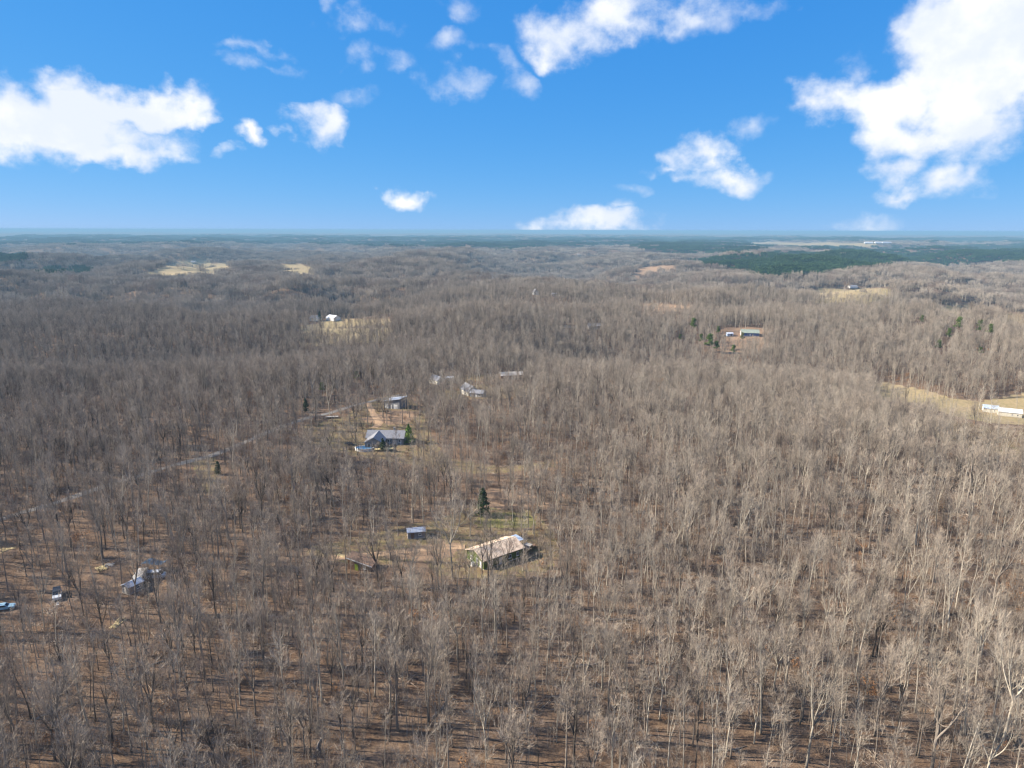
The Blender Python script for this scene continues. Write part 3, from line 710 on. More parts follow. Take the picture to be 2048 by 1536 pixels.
# grey-roofed ranch house: main block along x, wing toward the viewer
wx, wy = -58.2, 309.0; zz = float(height(wx, wy))
rh = gable('ranch_house', 'long grey house with a grey shingle roof and front gable wing by the pool', 'house', wx, wy, R(-2), 17, 8.4, 3.0, 5.3, M_GREYW, M_SHINGLE, .5,
   ops=[('front', 2.0, 1.0, 1.6, 1.2, 'window'), ('front', 4.6, .05, 1.0, 2.1, 'door'), ('front', 6.9, 1.0, 1.3, 1.2, 'window'), ('right', 0, 1.0, 1.3, 1.2, 'window')], z=zz, chimney=(3.5, 1.2))
MB().prism([(-7.4 , -.4), (0.4, -.4), (0.4, 3.0), (-3.5, 5.2), (-7.4, 3.0)], -11.5, -4.15, 'y').build('wing_wall', M_GREYW, rh)
wr = MB().prism([(-7.9, 2.75), (-3.5, 5.24), (-3.5, 5.40), (-7.9, 2.91)], -12.0, .0, 'y').prism([(-3.5, 5.24), (.9, 2.75), (.9, 2.91), (-3.5, 5.40)], -12.0, .0, 'y').build('wing_roof', M_SHINGLE, rh)
for u in (-5.6, -3.5, -1.4):
    f = MB()
    for a in ((-.7, -.62, .5, 2.3), (.62, .7, .5, 2.3), (-.62, .62, .5, .58), (-.62, .62, 2.22, 2.3)): f.box(u + a[0], u + a[1], -11.57, -11.48, a[2], a[3])
    o = f.build('window', M_WHITE, rh); MB().box(u - .63, u + .63, -11.53, -11.49, .57, 2.23).build('pane', M_GLASS, o)
for k in range(4): MB().box(2.4 + k * 1.75 - .08, 2.4 + k * 1.75 + .08, -5.9, -5.74, -.3, 2.55).build('porch_post', M_WHITE, rh)
foot(wx - 2, wy - 4, 12)
open_view(728, 848, 815, 900, .32, (wx, wy))
# deck, pool, trampoline
px_, py_ = -60.5, 293.5; z = float(height(px_, py_)); r = empty('pool_deck', (px_ + 3.2, py_ + 2.6, z), R(8), 'pale wooden deck between the pool and the grey house', 'deck')
for k in range(12): MB().box(-4.2, 4.2, -1.5 + k * .25 + .015, -1.5 + (k + 1) * .25 - .015, .9, .95).build('plank', M_LUMBER, r)
for sx in (-4, 0, 4):
    for sy in (-1.4, 1.4): MB().box(sx - .08, sx + .08, sy - .08, sy + .08, -.3, .9).build('post', M_WOODW, r)
MB().box(-4.2, 4.2, -1.56, -1.5, 1.75, 1.83).build('rail', M_LUMBER, r)
r = empty('swimming_pool', (-66.2, 297.0, float(height(-66.2, 297.0))), R(0), 'oval above-ground pool of blue water with white sides', 'pool')
N = 36
def ring(a, b2, z0): return [(a * math.cos(2 * math.pi * k / N), b2 * math.sin(2 * math.pi * k / N), z0) for k in range(N)]
w_ = MB(); w_.add(ring(4.1, 2.7, -.3) + ring(4.1, 2.7, 1.2), [(k, (k + 1) % N, N + (k + 1) % N, N + k) for k in range(N)]); w_.build('pool_wall', M_WHITE, r)
w_ = MB(); w_.add(ring(4.28, 2.88, 1.16) + ring(4.28, 2.88, 1.26) + ring(3.95, 2.55, 1.26) + ring(3.95, 2.55, .9), [(k + N * j, (k + 1) % N + N * j, N * (j + 1) + (k + 1) % N, N * (j + 1) + k) for k in range(N) for j in range(3)]); w_.build('rim', M_WHITE, r)
MB().add(ring(4.0, 2.6, 1.05), [tuple(range(N))]).build('water', M_POOL, r); foot(-66.2, 297, 5.5)
r = empty('trampoline', (-74.8, 303.4, float(height(-74.8, 303.4))), 0, 'round trampoline with black mat and dark netting poles beside the pool', 'trampoline')
MB().add([(1.75 * math.cos(k * .2618), 1.75 * math.sin(k * .2618), .8) for k in range(24)], [tuple(range(24))]).build('mat', M_BLACK, r)
t_ = MB(); t_.tube([(1.85 * math.cos(k * .2618), 1.85 * math.sin(k * .2618), .8) for k in range(25)], [.06] * 25, 5); t_.build('frame', M_TEAL, r)
for k in range(6):
    c_, s_ = 1.85 * math.cos(k * 1.047), 1.85 * math.sin(k * 1.047); l_ = MB(); l_.tube([(c_, s_, -.2), (c_, s_, 2.5)], [.04, .04], 5); l_.build('net_pole', M_CHAR, r)
foot(-74.8, 303.4, 3.5)
open_view(686, 876, 750, 902, .4, (-68, 296))

# garage with white doors
b0, b1 = P(772, 816), P(806, 819); cx, cy = (b0.x + b1.x) / 2, (b0.y + b1.y) / 2 + 4; z = float(height(cx, cy))
r = empty('garage', (cx, cy, z), R(-22), 'grey garage with two white overhead doors and a slanting roof', 'garage')
MB().prism([(-4.9, -.5), (4.9, -.5), (4.9, 5.6), (-4.9, 3.7)], -4, 4, 'y').build('wall', M_GREYW, r)
MB().prism([(-5.4, 3.73), (5.4, 5.83), (5.4, 6.02), (-5.4, 3.92)], -4.6, 4.5, 'y').build('roof', M_METAL, r)
opening(r, 'front', 9.8, 8, -2.9, .0, 2.2, 2.5, 'garage'); opening(r, 'front', 9.8, 8, 2.5, .0, 2.2, 2.5, 'garage'); opening(r, 'front', 9.8, 8, -.3, .0, .95, 2.1, 'door')
foot(cx, cy, 7.5); open_view(768, 784, 812, 822, .3, (cx, cy))
# parked flatbed trailer by the drive
b = P(664, 836); r = empty('flat_trailer', (b.x, b.y, b.z), R(6), 'pale flat trailer parked on the gravel drive', 'trailer')
for k in range(5): MB().box(-3.2, 3.2, -1.1 + k * .44 + .01, -1.1 + (k + 1) * .44 - .01, .75, .83).build('plank', M_STONE, r)
MB().box(-3.2, 3.2, -1.15, 1.15, .62, .74).build('frame', M_CHAR, r)
for sx in (-.5, .5):
    for sy in (-1, 1): w_ = MB(); w_.tube([(sx, sy - .12, .33), (sx, sy + .12, .33)], [.36, .36], 12); w_.build('wheel', M_BLACK, r)
w_ = MB(); w_.tube([(3.2, .7, .68), (4.6, 0, .6), (3.2, -.7, .68)], [.06] * 3, 5); w_.build('tongue', M_CHAR, r)
foot(b.x, b.y, 4); open_view(650, 822, 682, 842, .2, b)

# white barns on the right field
def barn(px0, px1, name, label, py, ang, L, W, ev, rd, roof, ops):
    b = P((px0 + px1) / 2, py); o = gable(name, label, 'barn', b.x, b.y + 2, ang, L, W, ev, rd, M_CREAM, roof, .35, ops=ops, seams=0); open_view(px0 - 3, py - 26, px1 + 3, py + 2, .04, (b.x, b.y)); return o
barn(1969, 1998, 'barn', 'cream barn with a blue-grey metal roof on the grass field', 825, R(-28), 9.0, 5.5, 2.9, 4.7, M_BLUEROOF, [('front', -1.5, .02, 2.4, 2.3, 'garage', M_CREAM), ('front', 2.2, 1, .9, .9, 'window'), ('left', 0, .02, 1, 2, 'door')])
barn(1999, 2046, 'barn', 'long white-roofed cream barn next to the blue-roofed one', 833, R(-28), 13.5, 6.5, 3.1, 5.0, M_WHITEROOF, [('front', -3.5, .02, 2.8, 2.5, 'garage', M_CREAM), ('front', 1.2, 1, 1, .9, 'window'), ('front', 4.2, 1, 1, .9, 'window'), ('left', 0, .02, 1, 2, 'door')])

# cottages in the middle distance
def place(px, py, name, label, rz, L, W, ev, rd, wall, roof, ops=(), box=None, gm=None, keep=.35, cat='house', back=2.0):
    b = P(px, py); fl = CAM_H / math.tan(-math.asin(pix_dir(px, py)[2])); k = min(max(math.hypot(b.x, b.y) / fl, 1.0), 1.45); L, W, ev, rd = L * k, W * k, ev * k ** .6, rd * k ** .7
    ops = [(o[0], o[1] * k) + tuple(o[2:]) for o in ops]; o = gable(name, label, cat, b.x, b.y + back, rz, L, W, ev, rd, wall, roof, .4, ops=ops, gablemat=gm); open_view(*(box or (px - 20, py - 22, px + 20, py)), keep, (b.x, b.y)); return o
FW = [('front', -2, .9, 1.2, 1.2, 'window'), ('front', 2, .9, 1.2, 1.2, 'window'), ('front', 0, .02, 1, 2.1, 'door')]
place(938, 790, 'cottage', 'white gabled cottage with a dark grey roof in a tree gap', R(-62), 11, 6.5, 3.2, 6.2, M_CREAM, M_SHINGLE, [('right', -1, .9, 1.1, 1.3, 'window'), ('right', 1.4, .9, 1.1, 1.3, 'window')] + FW, (916, 766, 966, 790), keep=.6)
place(956, 794, 'cottage', 'low dark cottage with a pale porch edge beside the white cottage', R(-20), 8, 5.5, 2.6, 4.0, M_GREYW, M_SHINGLE, FW, (944, 776, 972, 794))
place(874, 768, 'white_house', 'house with a white gable end and brown roof deep in the woods', R(-50), 9, 6, 3.0, 5.2, M_CREAM, M_SHINGLE, [('right', 0, 1, 1.1, 1.2, 'window')] + FW, (860, 750, 890, 768))
place(899, 762, 'white_shed', 'little white-roofed shed beyond the white gable house', R(0), 4.5, 3.2, 2.1, 2.8, M_CREAM, M_WHITEROOF, [('front', 0, .02, .9, 1.8, 'door')], (890, 752, 908, 762), cat='shed')
place(1022, 758, 'house', 'house showing a long thin pale roof line above the trees', R(14), 15, 7, 3.0, 4.6, M_WOODW, M_STONE, FW, (1000, 740, 1042, 757))
place(631, 642, 'cream_house', 'cream farmhouse beside a blackish evergreen on the tan field', R(-18), 10, 7, 3.4, 6.0, M_CREAM, M_SHINGLE, [('left', 0, 1, 1, 1.2, 'window')] + FW, (618, 624, 650, 643), keep=.02)
place(666, 641, 'white_barn', 'white metal barn on the tan field behind the woods', R(-38), 13, 9, 3.4, 6.0, M_WHITE, M_WHITEROOF, [('left', 0, .02, 3, 3, 'garage'), ('front', 2, 1, 1, 1, 'window')], (650, 624, 682, 643), keep=.02, cat='barn')
place(1500, 672, 'blue_house', 'blue-sided long house with a weathered greenish roof and pink gable', R(-10), 16, 8, 3.0, 5.6, M_BLUEW, mat('weathered_green_roof', (0.30, 0.33, 0.27), (0.22, 0.27, 0.22), .8, .7, .3), FW, (1476, 652, 1522, 673), gm=mat('pink_siding', (0.72, 0.55, 0.52), None, 1, .8, .2), keep=.03)
place(1460, 673, 'pale_blue_shed', 'pale blue flat shed beside the blue-sided long house', R(4), 5.5, 4, 2.5, 3.3, M_BLUEROOF, M_WHITEROOF, [('front', 1, .02, 1.4, 2, 'door', M_CHAR)], (1450, 658, 1470, 673), keep=.03, cat='shed')
place(1138, 656, 'house', 'far house with a pale roof line and white wall among bare trees', R(-12), 13, 7, 3.0, 4.6, M_CREAM, M_RUST, FW, (1126, 644, 1150, 656))
place(1188, 658, 'grey_house', 'grey-roofed far house near an orange dirt patch', R(10), 12, 8, 3.0, 5.2, M_GREYW, M_SHINGLE, FW, (1176, 644, 1204, 658))
place(1071, 590, 'steep_house', 'tiny steep white gable among far dark trunks', R(-75), 10, 8, 4.5, 9, M_WHITE, M_SHINGLE, FW, (1064, 572, 1078, 590))
place(1108, 592, 'white_shed', 'tiny bright white shed beside a far red bank', R(0), 7, 6, 3.2, 4.4, M_WHITE, M_WHITEROOF, [('front', 0, .02, 1.2, 2, 'door')], (1102, 582, 1114, 592), cat='shed')
place(985, 560, 'white_house', 'far white house below the dark pine slope', R(-10), 14, 9, 4, 6.5, M_WHITE, M_WHITEROOF, FW, (976, 548, 994, 559))
place(902, 622, 'grey_barn', 'far grey metal barn showing above bare crowns', R(-20), 14, 9, 4, 6.5, M_GREYW, M_METAL, [('front', 0, .02, 3, 3, 'garage')], (893, 610, 912, 621), cat='barn')
place(1158, 511, 'house', 'white house on the far wooded ridge', R(0), 14, 9, 4, 7, M_CREAM, M_SHINGLE, FW, (1150, 500, 1168, 510))
for i, (px, lab) in enumerate(((1737, 'long low white farm building nearest the end of the far pale field'), (1756, 'middle white farm building on the far pale field'), (1773, 'big white farm building at the edge of the pine plantation'))):
    place(px, 487, 'farm_building', lab, R(-15 + 10 * i), (60, 50, 75)[i], 25, 8, 13, M_WHITE, M_WHITEROOF, [('front', 0, .02, 6, 5, 'garage')], (px - 9, 480, px + 9, 487), cat='barn')
place(1706, 577, 'farmhouse', 'white house at the far edge of the flat tan field', R(0), 13, 8, 3.2, 5.4, M_WHITE, M_SHINGLE, FW, (1696, 567, 1716, 577))
place(387, 526, 'house', 'little house on top of the far grassy hill', R(-10), 16, 9, 4, 7, M_CREAM, M_SHINGLE, FW, (378, 516, 396, 526))

for x0, y0, x1, y1, kp in ((330, 905, 434, 945, .75), (600, 790, 800, 842, .65)): open_view(x0, y0, x1, y1, kp, P((x0 + x1) / 2, (y0 + y1) / 2))
# ------------------------------------------------------------------ vehicles and clutter of the left camp
def car(name, label, cat, x, y, rz, L, Wd, prof, cab, paint, cabpaint=None, wheel=.34):
    """prof: side outline of body (x,z); cab: x0,x1 at base, x0,x1 at top, z0,z1"""
    z = float(height(x, y)); r = empty(name, (x, y, z), rz, label, cat); h = Wd / 2
    MB().prism(prof, -h, h, 'y').build('body', paint, r)
    a, b, c, d, z0, z1 = cab; k = .86
    vs = [(a, -h * .96, z0), (b, -h * .96, z0), (b, h * .96, z0), (a, h * .96, z0), (c, -h * k, z1), (d, -h * k, z1), (d, h * k, z1), (c, h * k, z1)]
    cb = MB().add(vs, [(3, 2, 1, 0), (4, 5, 6, 7), (0, 1, 5, 4), (1, 2, 6, 5), (2, 3, 7, 6), (3, 0, 4, 7)]).build('cabin', cabpaint or paint, r)
    def pane(i, j, m_, n_, nm, out):
        q = [Vector(vs[t]) for t in (i, j, m_, n_)]; c0 = sum(q, Vector()) / 4; nr = (q[1] - q[0]).cross(q[3] - q[0]).normalized()
        if nr.dot(Vector(out)) < 0: nr = -nr
        q = [c0 + (p - c0) * .84 + nr * .015 for p in q]; w2 = [p - nr * .03 for p in q]
        MB().add(q + w2, [(0, 1, 2, 3), (7, 6, 5, 4), (0, 4, 5, 1), (1, 5, 6, 2), (2, 6, 7, 3), (3, 7, 4, 0)]).build(nm, M_GLASS, r)
    pane(1, 2, 6, 5, 'windshield', (1, 0, 0)); pane(0, 3, 7, 4, 'rear_window', (-1, 0, 0)); pane(0, 1, 5, 4, 'side_window', (0, -1, 0)); pane(3, 2, 6, 7, 'side_window', (0, 1, 0))
    for sx in (-L * .31, L * .31):
        for sy in (-h + .06, h - .06):
            w2 = MB(); w2.tube([(sx, sy - .11, wheel), (sx, sy + .11, wheel)], [wheel, wheel], 14); wo_ = w2.build('wheel', M_BLACK, r)
            w2 = MB(); w2.tube([(sx, sy - .125, wheel), (sx, sy + .125, wheel)], [wheel * .55] * 2, 10); w2.build('rim', M_SILVER, wo_)
    fz = prof[2][1] if len(prof) > 2 else .8
    for sy in (-h * .7, h * .7):
        MB().box(L / 2 - .05, L / 2 + .02, sy - .16, sy + .16, .62, .78).build('headlight', M_WHITE, r); MB().box(-L / 2 - .02, -L / 2 + .05, sy - .12, sy + .12, .62, .85).build('tail_light', M_RED, r)
    foot(x, y, 3.2); return r
TRUCK = [(-2.7, .35), (2.7, .35), (2.72, .8), (2.6, 1.02), (.9, 1.08), (-2.7, 1.08)]
SEDAN = [(-2.3, .3), (2.3, .3), (2.34, .62), (2.15, .80), (.95, .92), (-1.6, .95), (-2.28, .88)]
VAN = [(-2.6, .35), (2.6, .35), (2.65, .8), (2.5, 1.15), (-2.6, 1.2)]
b = P(104, 1202); car('pickup_truck', 'silver pickup with a black cab roof parked among bare trees', 'truck', b.x, b.y + 2.2, R(-58), 5.4, 2.0, TRUCK, (-2.6, 1.0, -2.5, .45, 1.06, 1.85), M_SILVER, M_CHAR, .4); open_view(94, 1182, 116, 1204, .1, b)
b = P(4, 1222); car('sedan_car', 'pale blue sedan with a dark lower body at the end of the camp', 'car', b.x, b.y + 1, R(20), 4.6, 1.85, SEDAN, (-1.75, .95, -1.1, .25, .9, 1.42), M_LBLUE); open_view(0, 1198, 22, 1226, .05, b)
b = P(296, 1160); car('parked_van', 'silver van parked beside the camper and tarp', 'van', b.x + 1.5, b.y + 1.5, R(8), 5.2, 2.0, VAN, (-2.55, 2.0, -2.5, 1.2, 1.18, 2.1), M_SILVER, M_SILVER, .38)
b = P(282, 1166); z = b.z
r = empty('camper_trailer', (b.x - .5, b.y + 1.2, z), R(100), 'old camper trailer with pale roof and blue striped side', 'camper')
MB().prism([(-2.9, .5), (2.7, .5), (3.1, 1.3), (2.8, 2.5), (2.3, 2.75), (-2.5, 2.75), (-3.0, 2.3)], -1.15, 1.15, 'y').build('body', M_CREAM, r)
MB().box(-2.6, 2.5, -1.175, 1.175, .75, 1.15).build('side_stripe', M_TEAL, r)
MB().box(-2.45, 2.3, -1.05, 1.05, 2.755, 2.80).build('roof_panel', M_STONE, r)
for u in (-1.6, 1.2):
    o = MB().box(u - .55, u + .55, -1.19, 1.19, 1.45, 2.15).build('window', M_METAL, r); MB().box(u - .48, u + .48, -1.205, 1.205, 1.52, 2.08).build('pane', M_GLASS, o)
MB().box(-.55, .2, 1.16, 1.195, .6, 2.3).build('door', M_CREAM, r)
for sy in (-1.0, 1.0): w_ = MB(); w_.tube([(-.2, sy - .12, .34), (-.2, sy + .12, .34)], [.36, .36], 12); w_.build('wheel', M_BLACK, r)
w_ = MB(); w_.tube([(3.0, .5, .55), (4.2, 0, .5), (3.0, -.5, .55)], [.05] * 3, 5); w_.build('hitch', M_CHAR, r); foot(b.x, b.y, 4)
b = P(300, 1150); r = empty('tarp_canopy', (b.x, b.y + 3.4, b.z), R(-6), 'dark blue tarp canopy on poles behind the camper', 'canopy')
tp = MB(); n_ = 6; vs = [(-3.2 + 6.4 * i / n_, -1.8 + 3.6 * j / 3, 2.5 + .35 * math.sin(i * 1.2) * (.4 + .3 * j) - .12 * j) for i in range(n_ + 1) for j in range(4)]
tp.add(vs + [(x, y, z - .03) for x, y, z in vs], [(i * 4 + j, (i + 1) * 4 + j, (i + 1) * 4 + j + 1, i * 4 + j + 1) for i in range(n_) for j in range(3)] + [(28 + i * 4 + j + 1, 28 + (i + 1) * 4 + j + 1, 28 + (i + 1) * 4 + j, 28 + i * 4 + j) for i in range(n_) for j in range(3)]); tp.build('tarp', M_TEAL, r)
for sx in (-3.1, 3.1):
    for sy in (-1.7, 1.7): w_ = MB(); w_.tube([(sx, sy, -.2), (sx, sy, 2.45)], [.05, .05], 5); w_.build('pole', M_METAL, r)
foot(b.x, b.y + 3, 4)
b = P(252, 1191); gable('camp_shed', 'small grey shed with a ribbed metal roof below the camper', 'shed', b.x + .6, b.y + 2.6, R(62), 4.2, 3.0, 2.2, 2.8, M_GREYW, M_METAL, .25, ops=[('left', 0, .02, .9, 1.8, 'door', M_STONE), ('front', .5, .9, .8, .7, 'window')], seams=5)
open_view(238, 1118, 332, 1192, .8, b)
def heap(px, py, label, n, L, mt, spread=.6):
    b = P(px, py); r = empty('lumber_pile', (b.x, b.y, b.z), random.uniform(0, 3), label, 'lumber')
    for i in range(n):
        Mx = Matrix.Translation((random.uniform(-.5, .5), random.uniform(-1, 1) * spread, .06 + .05 * (i // 3))) @ Matrix.Rotation(random.gauss(0, .25), 4, 'Z') @ Matrix.Rotation(random.gauss(0, .04), 4, 'Y')
        MB().box(-L / 2, L / 2, -.11, .11, -.03, .03, M=Mx).build('plank', mt, r)
    open_view(px - 12, py - 8, px + 12, py + 3, .2, b)
heap(200, 1138, 'scattered yellow planks lying on bare earth', 14, 3.2, M_LUMBER, 1.4); heap(218, 1131, 'pale plank heap behind the yellow planks', 9, 2.4, M_STONE, .9)
heap(236, 1247, 'weathered planks heaped against a tree below the camp', 12, 4.0, M_LUMBER, .7); heap(12, 1099, 'few pale planks on the slope above the camp', 6, 4.5, M_LUMBER, .8)
heap(682, 1112, 'tan boards leaning in a stack beside the slant-roofed hut', 9, 2.6, M_LUMBER, .6)
b = P(116, 1212); r = empty('plastic_chair', (b.x, b.y, b.z), R(30), 'white plastic garden chair below the pickup', 'chair')
MB().box(-.3, .3, -.3, .3, .42, .48).build('seat', M_WHITE, r); MB().box(-.3, .3, .26, .32, .48, 1.0).build('backrest', M_WHITE, r)
for sx in (-.25, .25):
    for sy in (-.25, .25): MB().box(sx - .04, sx + .04, sy - .04, sy + .04, -.05, .42).build('leg', M_WHITE, r)
    MB().box(sx - .05, sx + .05, -.28, .28, .64, .69).build('armrest', M_WHITE, r)
foot(b.x, b.y, 2)
b = P(2030, 1486); r = empty('tree_stump', (b.x, b.y, b.z), 0, 'dark upturned stump with torn roots among pale leafless trees', 'stump')
t_ = MB(); t_.tube([(0, 0, -.2), (.1, 0, .5), (.05, .05, 1.1), (.1, .1, 1.5)], [.75, .6, .55, .35], 9); t_.build('stump_body', M_DARK, r)
for k in range(7):
    a_ = k * .9; t_ = MB(); t_.tube([(0, 0, .4), (math.cos(a_) * .9, math.sin(a_) * .9, .35 + .3 * (k % 3)), (math.cos(a_) * 1.5, math.sin(a_) * 1.5, -.05 + .5 * (k % 2))], [.2, .12, .04], 5); t_.build('root', M_DARK, r)
foot(b.x, b.y, 2.5)
# fallen logs on the leaf litter
LOGS = [(300,1330,9,.5),(880,1420,7,1.2),(560,1290,8,.1),(1330,1385,8,2.6),(1180,1330,7,.3),(470,1455,9,2.9),(1700,1440,8,.15),(980,1300,6,2.0),(120,1420,8,.8),(1460,1500,7,.2),(1840,1330,8,2.8),(730,1230,6,.4),(220,1270,7,2.7),(1250,1240,8,.05),(640,1480,6,1.7),(1560,1250,8,.3)]
for px, py, L, a_ in LOGS:
    b = P(px, py); r = empty('fallen_log', (b.x, b.y, b.z), a_, 'grey fallen trunk with broken branch stubs lying on brown leaf litter', 'log', 'fallen logs on the leaf litter')
    p_ = [(-L / 2 + L * i / 6, .25 * math.sin(i * 1.3), .16 + .04 * math.sin(i * 2)) for i in range(7)]; t_ = MB(); t_.tube(p_, [.2, .2, .18, .16, .14, .11, .06], 7); t_.build('trunk', M_GREY, r)
    for k in range(3): u = p_[2 + k]; t_ = MB(); t_.tube([u, (u[0] + .7, u[1] + (-1) ** k * .9, .4 + .2 * k)], [.06, .02], 4); t_.build('branch', M_GREY, r)


# ------------------------------------------------------------------ where the single evergreens stand: foot px, py, top py
EVG = [(966,1031,976,'cedar','tall dark cedar on the lawn beyond the green house',None),
 (818,886,849,'cone','bright green conical evergreen at the end of the grey-roofed house',None),
 (766,902,876,'cedar','blackish round-topped evergreen by the pool deck',None),
 (645,790,764,'pine','green pine standing alone in the woods before the driveway',None),
 (714,764,742,'pine','dark pine behind the driveway in the woods',None),
 (612,824,797,'cedar','dark cedar beside the gravel drive below the lone pine',None),
 (437,948,922,'cedar','squat dark cedar at the bend of the gravel drive',None),
 (640,642,622,'cedar','blackish evergreen against the cream far house',None)]
gp = 'scattered pines among the bare woods'
for px, py, top in ((1386,664,636),(1418,704,668),(1402,690,668),(1432,706,682),(1466,712,690),(1436,672,652),(1484,684,665),(1915,668,634),(1958,672,640),(1978,676,648),(1896,682,656),(1876,704,680),(1960,712,694),(1842,650,630),(1360,684,668)):
    EVG.append((px, py, top, 'pine', 'green pine standing out among leafless trees beyond the valley', gp))
for px, py, top, k, lab, grp in EVG:
    b_ = P(px, py); foot(b_.x, b_.y, 3.5); open_view(px - 9, top + 1, px + 9, py - (py - top) * .25, .12, b_)
# ------------------------------------------------------------------ the woods
tx, ty = scatter(60, 1300, 4.5, amin=-50); x2, y2 = scatter(480, 1300, 6.0); tx = np.concatenate([tx, x2]); ty = np.concatenate([ty, y2])
dens = 0.5 + 0.5 * vnoise(tx / 45, ty / 45, 21); pxc, pyc, _ = project(tx, ty, height(tx, ty))
pk = rng.random(tx.size) < np.clip(0.62 + 0.7 * dens, 0, 1)
tx, ty = tx[pk], ty[pk]
pxc, pyc, _ = project(tx, ty, height(tx, ty))
right = sstep(pxc, 300, 1700)
pick = np.zeros(tx.size, int); uu = rng.random(tx.size)
pale = np.array([0, 1, 0, 1, 0, 0, 0, 1, 0, 0, 0, 1, 0, 1]); dark = np.array([0, 0, 1, 0, 0, 0, 1, 0, 1, 0, 0, 0, 1, 0])
wts = VW[None, :] * (1 + pale[None, :] * (right[:, None] * 1.15 - .45) - dark[None, :] * (right[:, None] * .75 - .15)); wts /= wts.sum(1, keepdims=True)  # lit and shaded trunk sides put into colour: pale bark commoner rightward, dark leftward
pick = np.minimum((wts.cumsum(1) < uu[:, None]).sum(1), NA - 1)
s = rng.triangular(0.5, 0.95, 1.16, tx.size) * (0.9 + 0.12 * vnoise(tx / 120, ty / 120, 33))
hts = np.array([v['H'] for v in VAR])[pick] * s
kp = classify(tx, ty, hts); tx, ty, pick, s, hts = tx[kp], ty[kp], pick[kp], s[kp], hts[kp]
# particular trees seen in the photograph: foot px, foot py, top py, variant
SPECIAL = [(1612,1538,1318,3,'pale spreading leafless tree with a broad bright crown standing apart from its neighbours'),
 (2005,1490,1150,3,'very tall white-limbed leafless tree towering beside the upturned stump'),
 (905,1156,985,3,'tall bent pale leafless tree standing between the small shed and the green house'),
 (966,1186,1092,1,'pale thin leafless tree rising in front of the green wall'),
 (1056,1192,1075,5,'bare tree standing before the shaded long side of the green house'),
 (940,1060,1000,6,'dark slender leafless tree on the grass behind the green house'),
 (1010,1032,960,0,'grey leafless tree on the lawn edge beside the dark cedar'),
 (820,1092,1040,5,'slim leafless tree in front of the small metal-roofed shed'),
 (736,852,770,9,'large bare tree beside the garage driveway above the grey-roofed house'),
 (1100,1120,1010,0,'grey leafless tree at the grass edge by the lean-to of the green house')]
for fx, fy, top, vi, lab in SPECIAL:
    b = P(fx, fy); k = np.hypot(tx - b.x, ty - b.y) > 4.5
    tx, ty, pick, s, hts = tx[k], ty[k], pick[k], s[k], hts[k]
wide = rng.uniform(0.8, 1.25, tx.size); tz = height(tx, ty)
def pixel_size(x, y, z, h):
    a = project(x, y, z); b = project(x, y, z + h); return a, b, np.abs(a[1] - b[1])
a, b, ps = pixel_size(tx, ty, tz, hts)
vis = (((a[0] > -25) & (a[0] < 2073) & (a[1] < 1640)) & ((b[1] < 1500)))
order = np.argsort(-np.where(vis, ps * 1.0 + a[1] * 0.35, -1))
single = order[:300 - len(SPECIAL)]
rest = np.ones(tx.size, bool); rest[single] = False
def plant(x, y, z, vi, sc_, label, group=None, wd=1.0):
    v = VAR[vi]; o = empty('bare_tree', (x, y, z), random.uniform(0, 6.283), label, 'tree', group); o.scale = (sc_ * wd, sc_ * wd, sc_)
    link('trunk', v['trunk'], o); link('crown', v['crown'], o)
MARKS = [(P(104, 1195), 'the parked pickup'), (P(6, 1218), 'the pale blue sedan'), (P(282, 1160), 'the old camper'), (P(252, 1185), 'the metal-roofed camp shed'), (P(205, 1135), 'the yellow planks'),
         (P(722, 1140), 'the slant-roofed hut'), (Vector((gcx, gcy, 0)), 'the green house'), (P(831, 1075), 'the small metal-roofed shed'), (P(236, 1247), 'the weathered plank heap'), (P(2030, 1486), 'the upturned stump')]
MARKS += [(P(px, py), 'a fallen grey log') for px, py, L, a_ in LOGS]
for i in single:
    v = VAR[pick[i]]; lab, grp = v['label'], v['group']
    near = [(math.hypot(tx[i] - m_.x, ty[i] - m_.y), n_) for m_, n_ in MARKS]; dn_, nm_ = min(near)
    sz_ = 'shorter ' if s[i] < 0.76 else 'taller ' if s[i] > 0.96 else ''
    if dn_ < 11: lab = lab.replace(' in the near woods', '').replace(' standing under the taller trees', '') + ' close to ' + nm_; grp = grp.replace('the near woods', 'the woods by ' + nm_[nm_.index(' ') + 1:])
    if sz_ and len(lab.split()) < 16 and lab.split()[0] not in ('tall', 'high', 'big', 'small', 'thin'): lab = sz_ + lab; grp = sz_ + grp
    plant(tx[i], ty[i], tz[i], int(pick[i]), float(s[i]), lab, grp, float(wide[i]))
for fx, fy, top, vi, lab in SPECIAL:
    b = P(fx, fy); _, _, p1 = pixel_size(np.array([b.x]), np.array([b.y]), np.array([b.z]), np.array([VAR[vi]['H']]))
    plant(b.x, b.y, b.z, vi, min(max((fy - top) / float(p1[0]), .5), 1.35), lab)
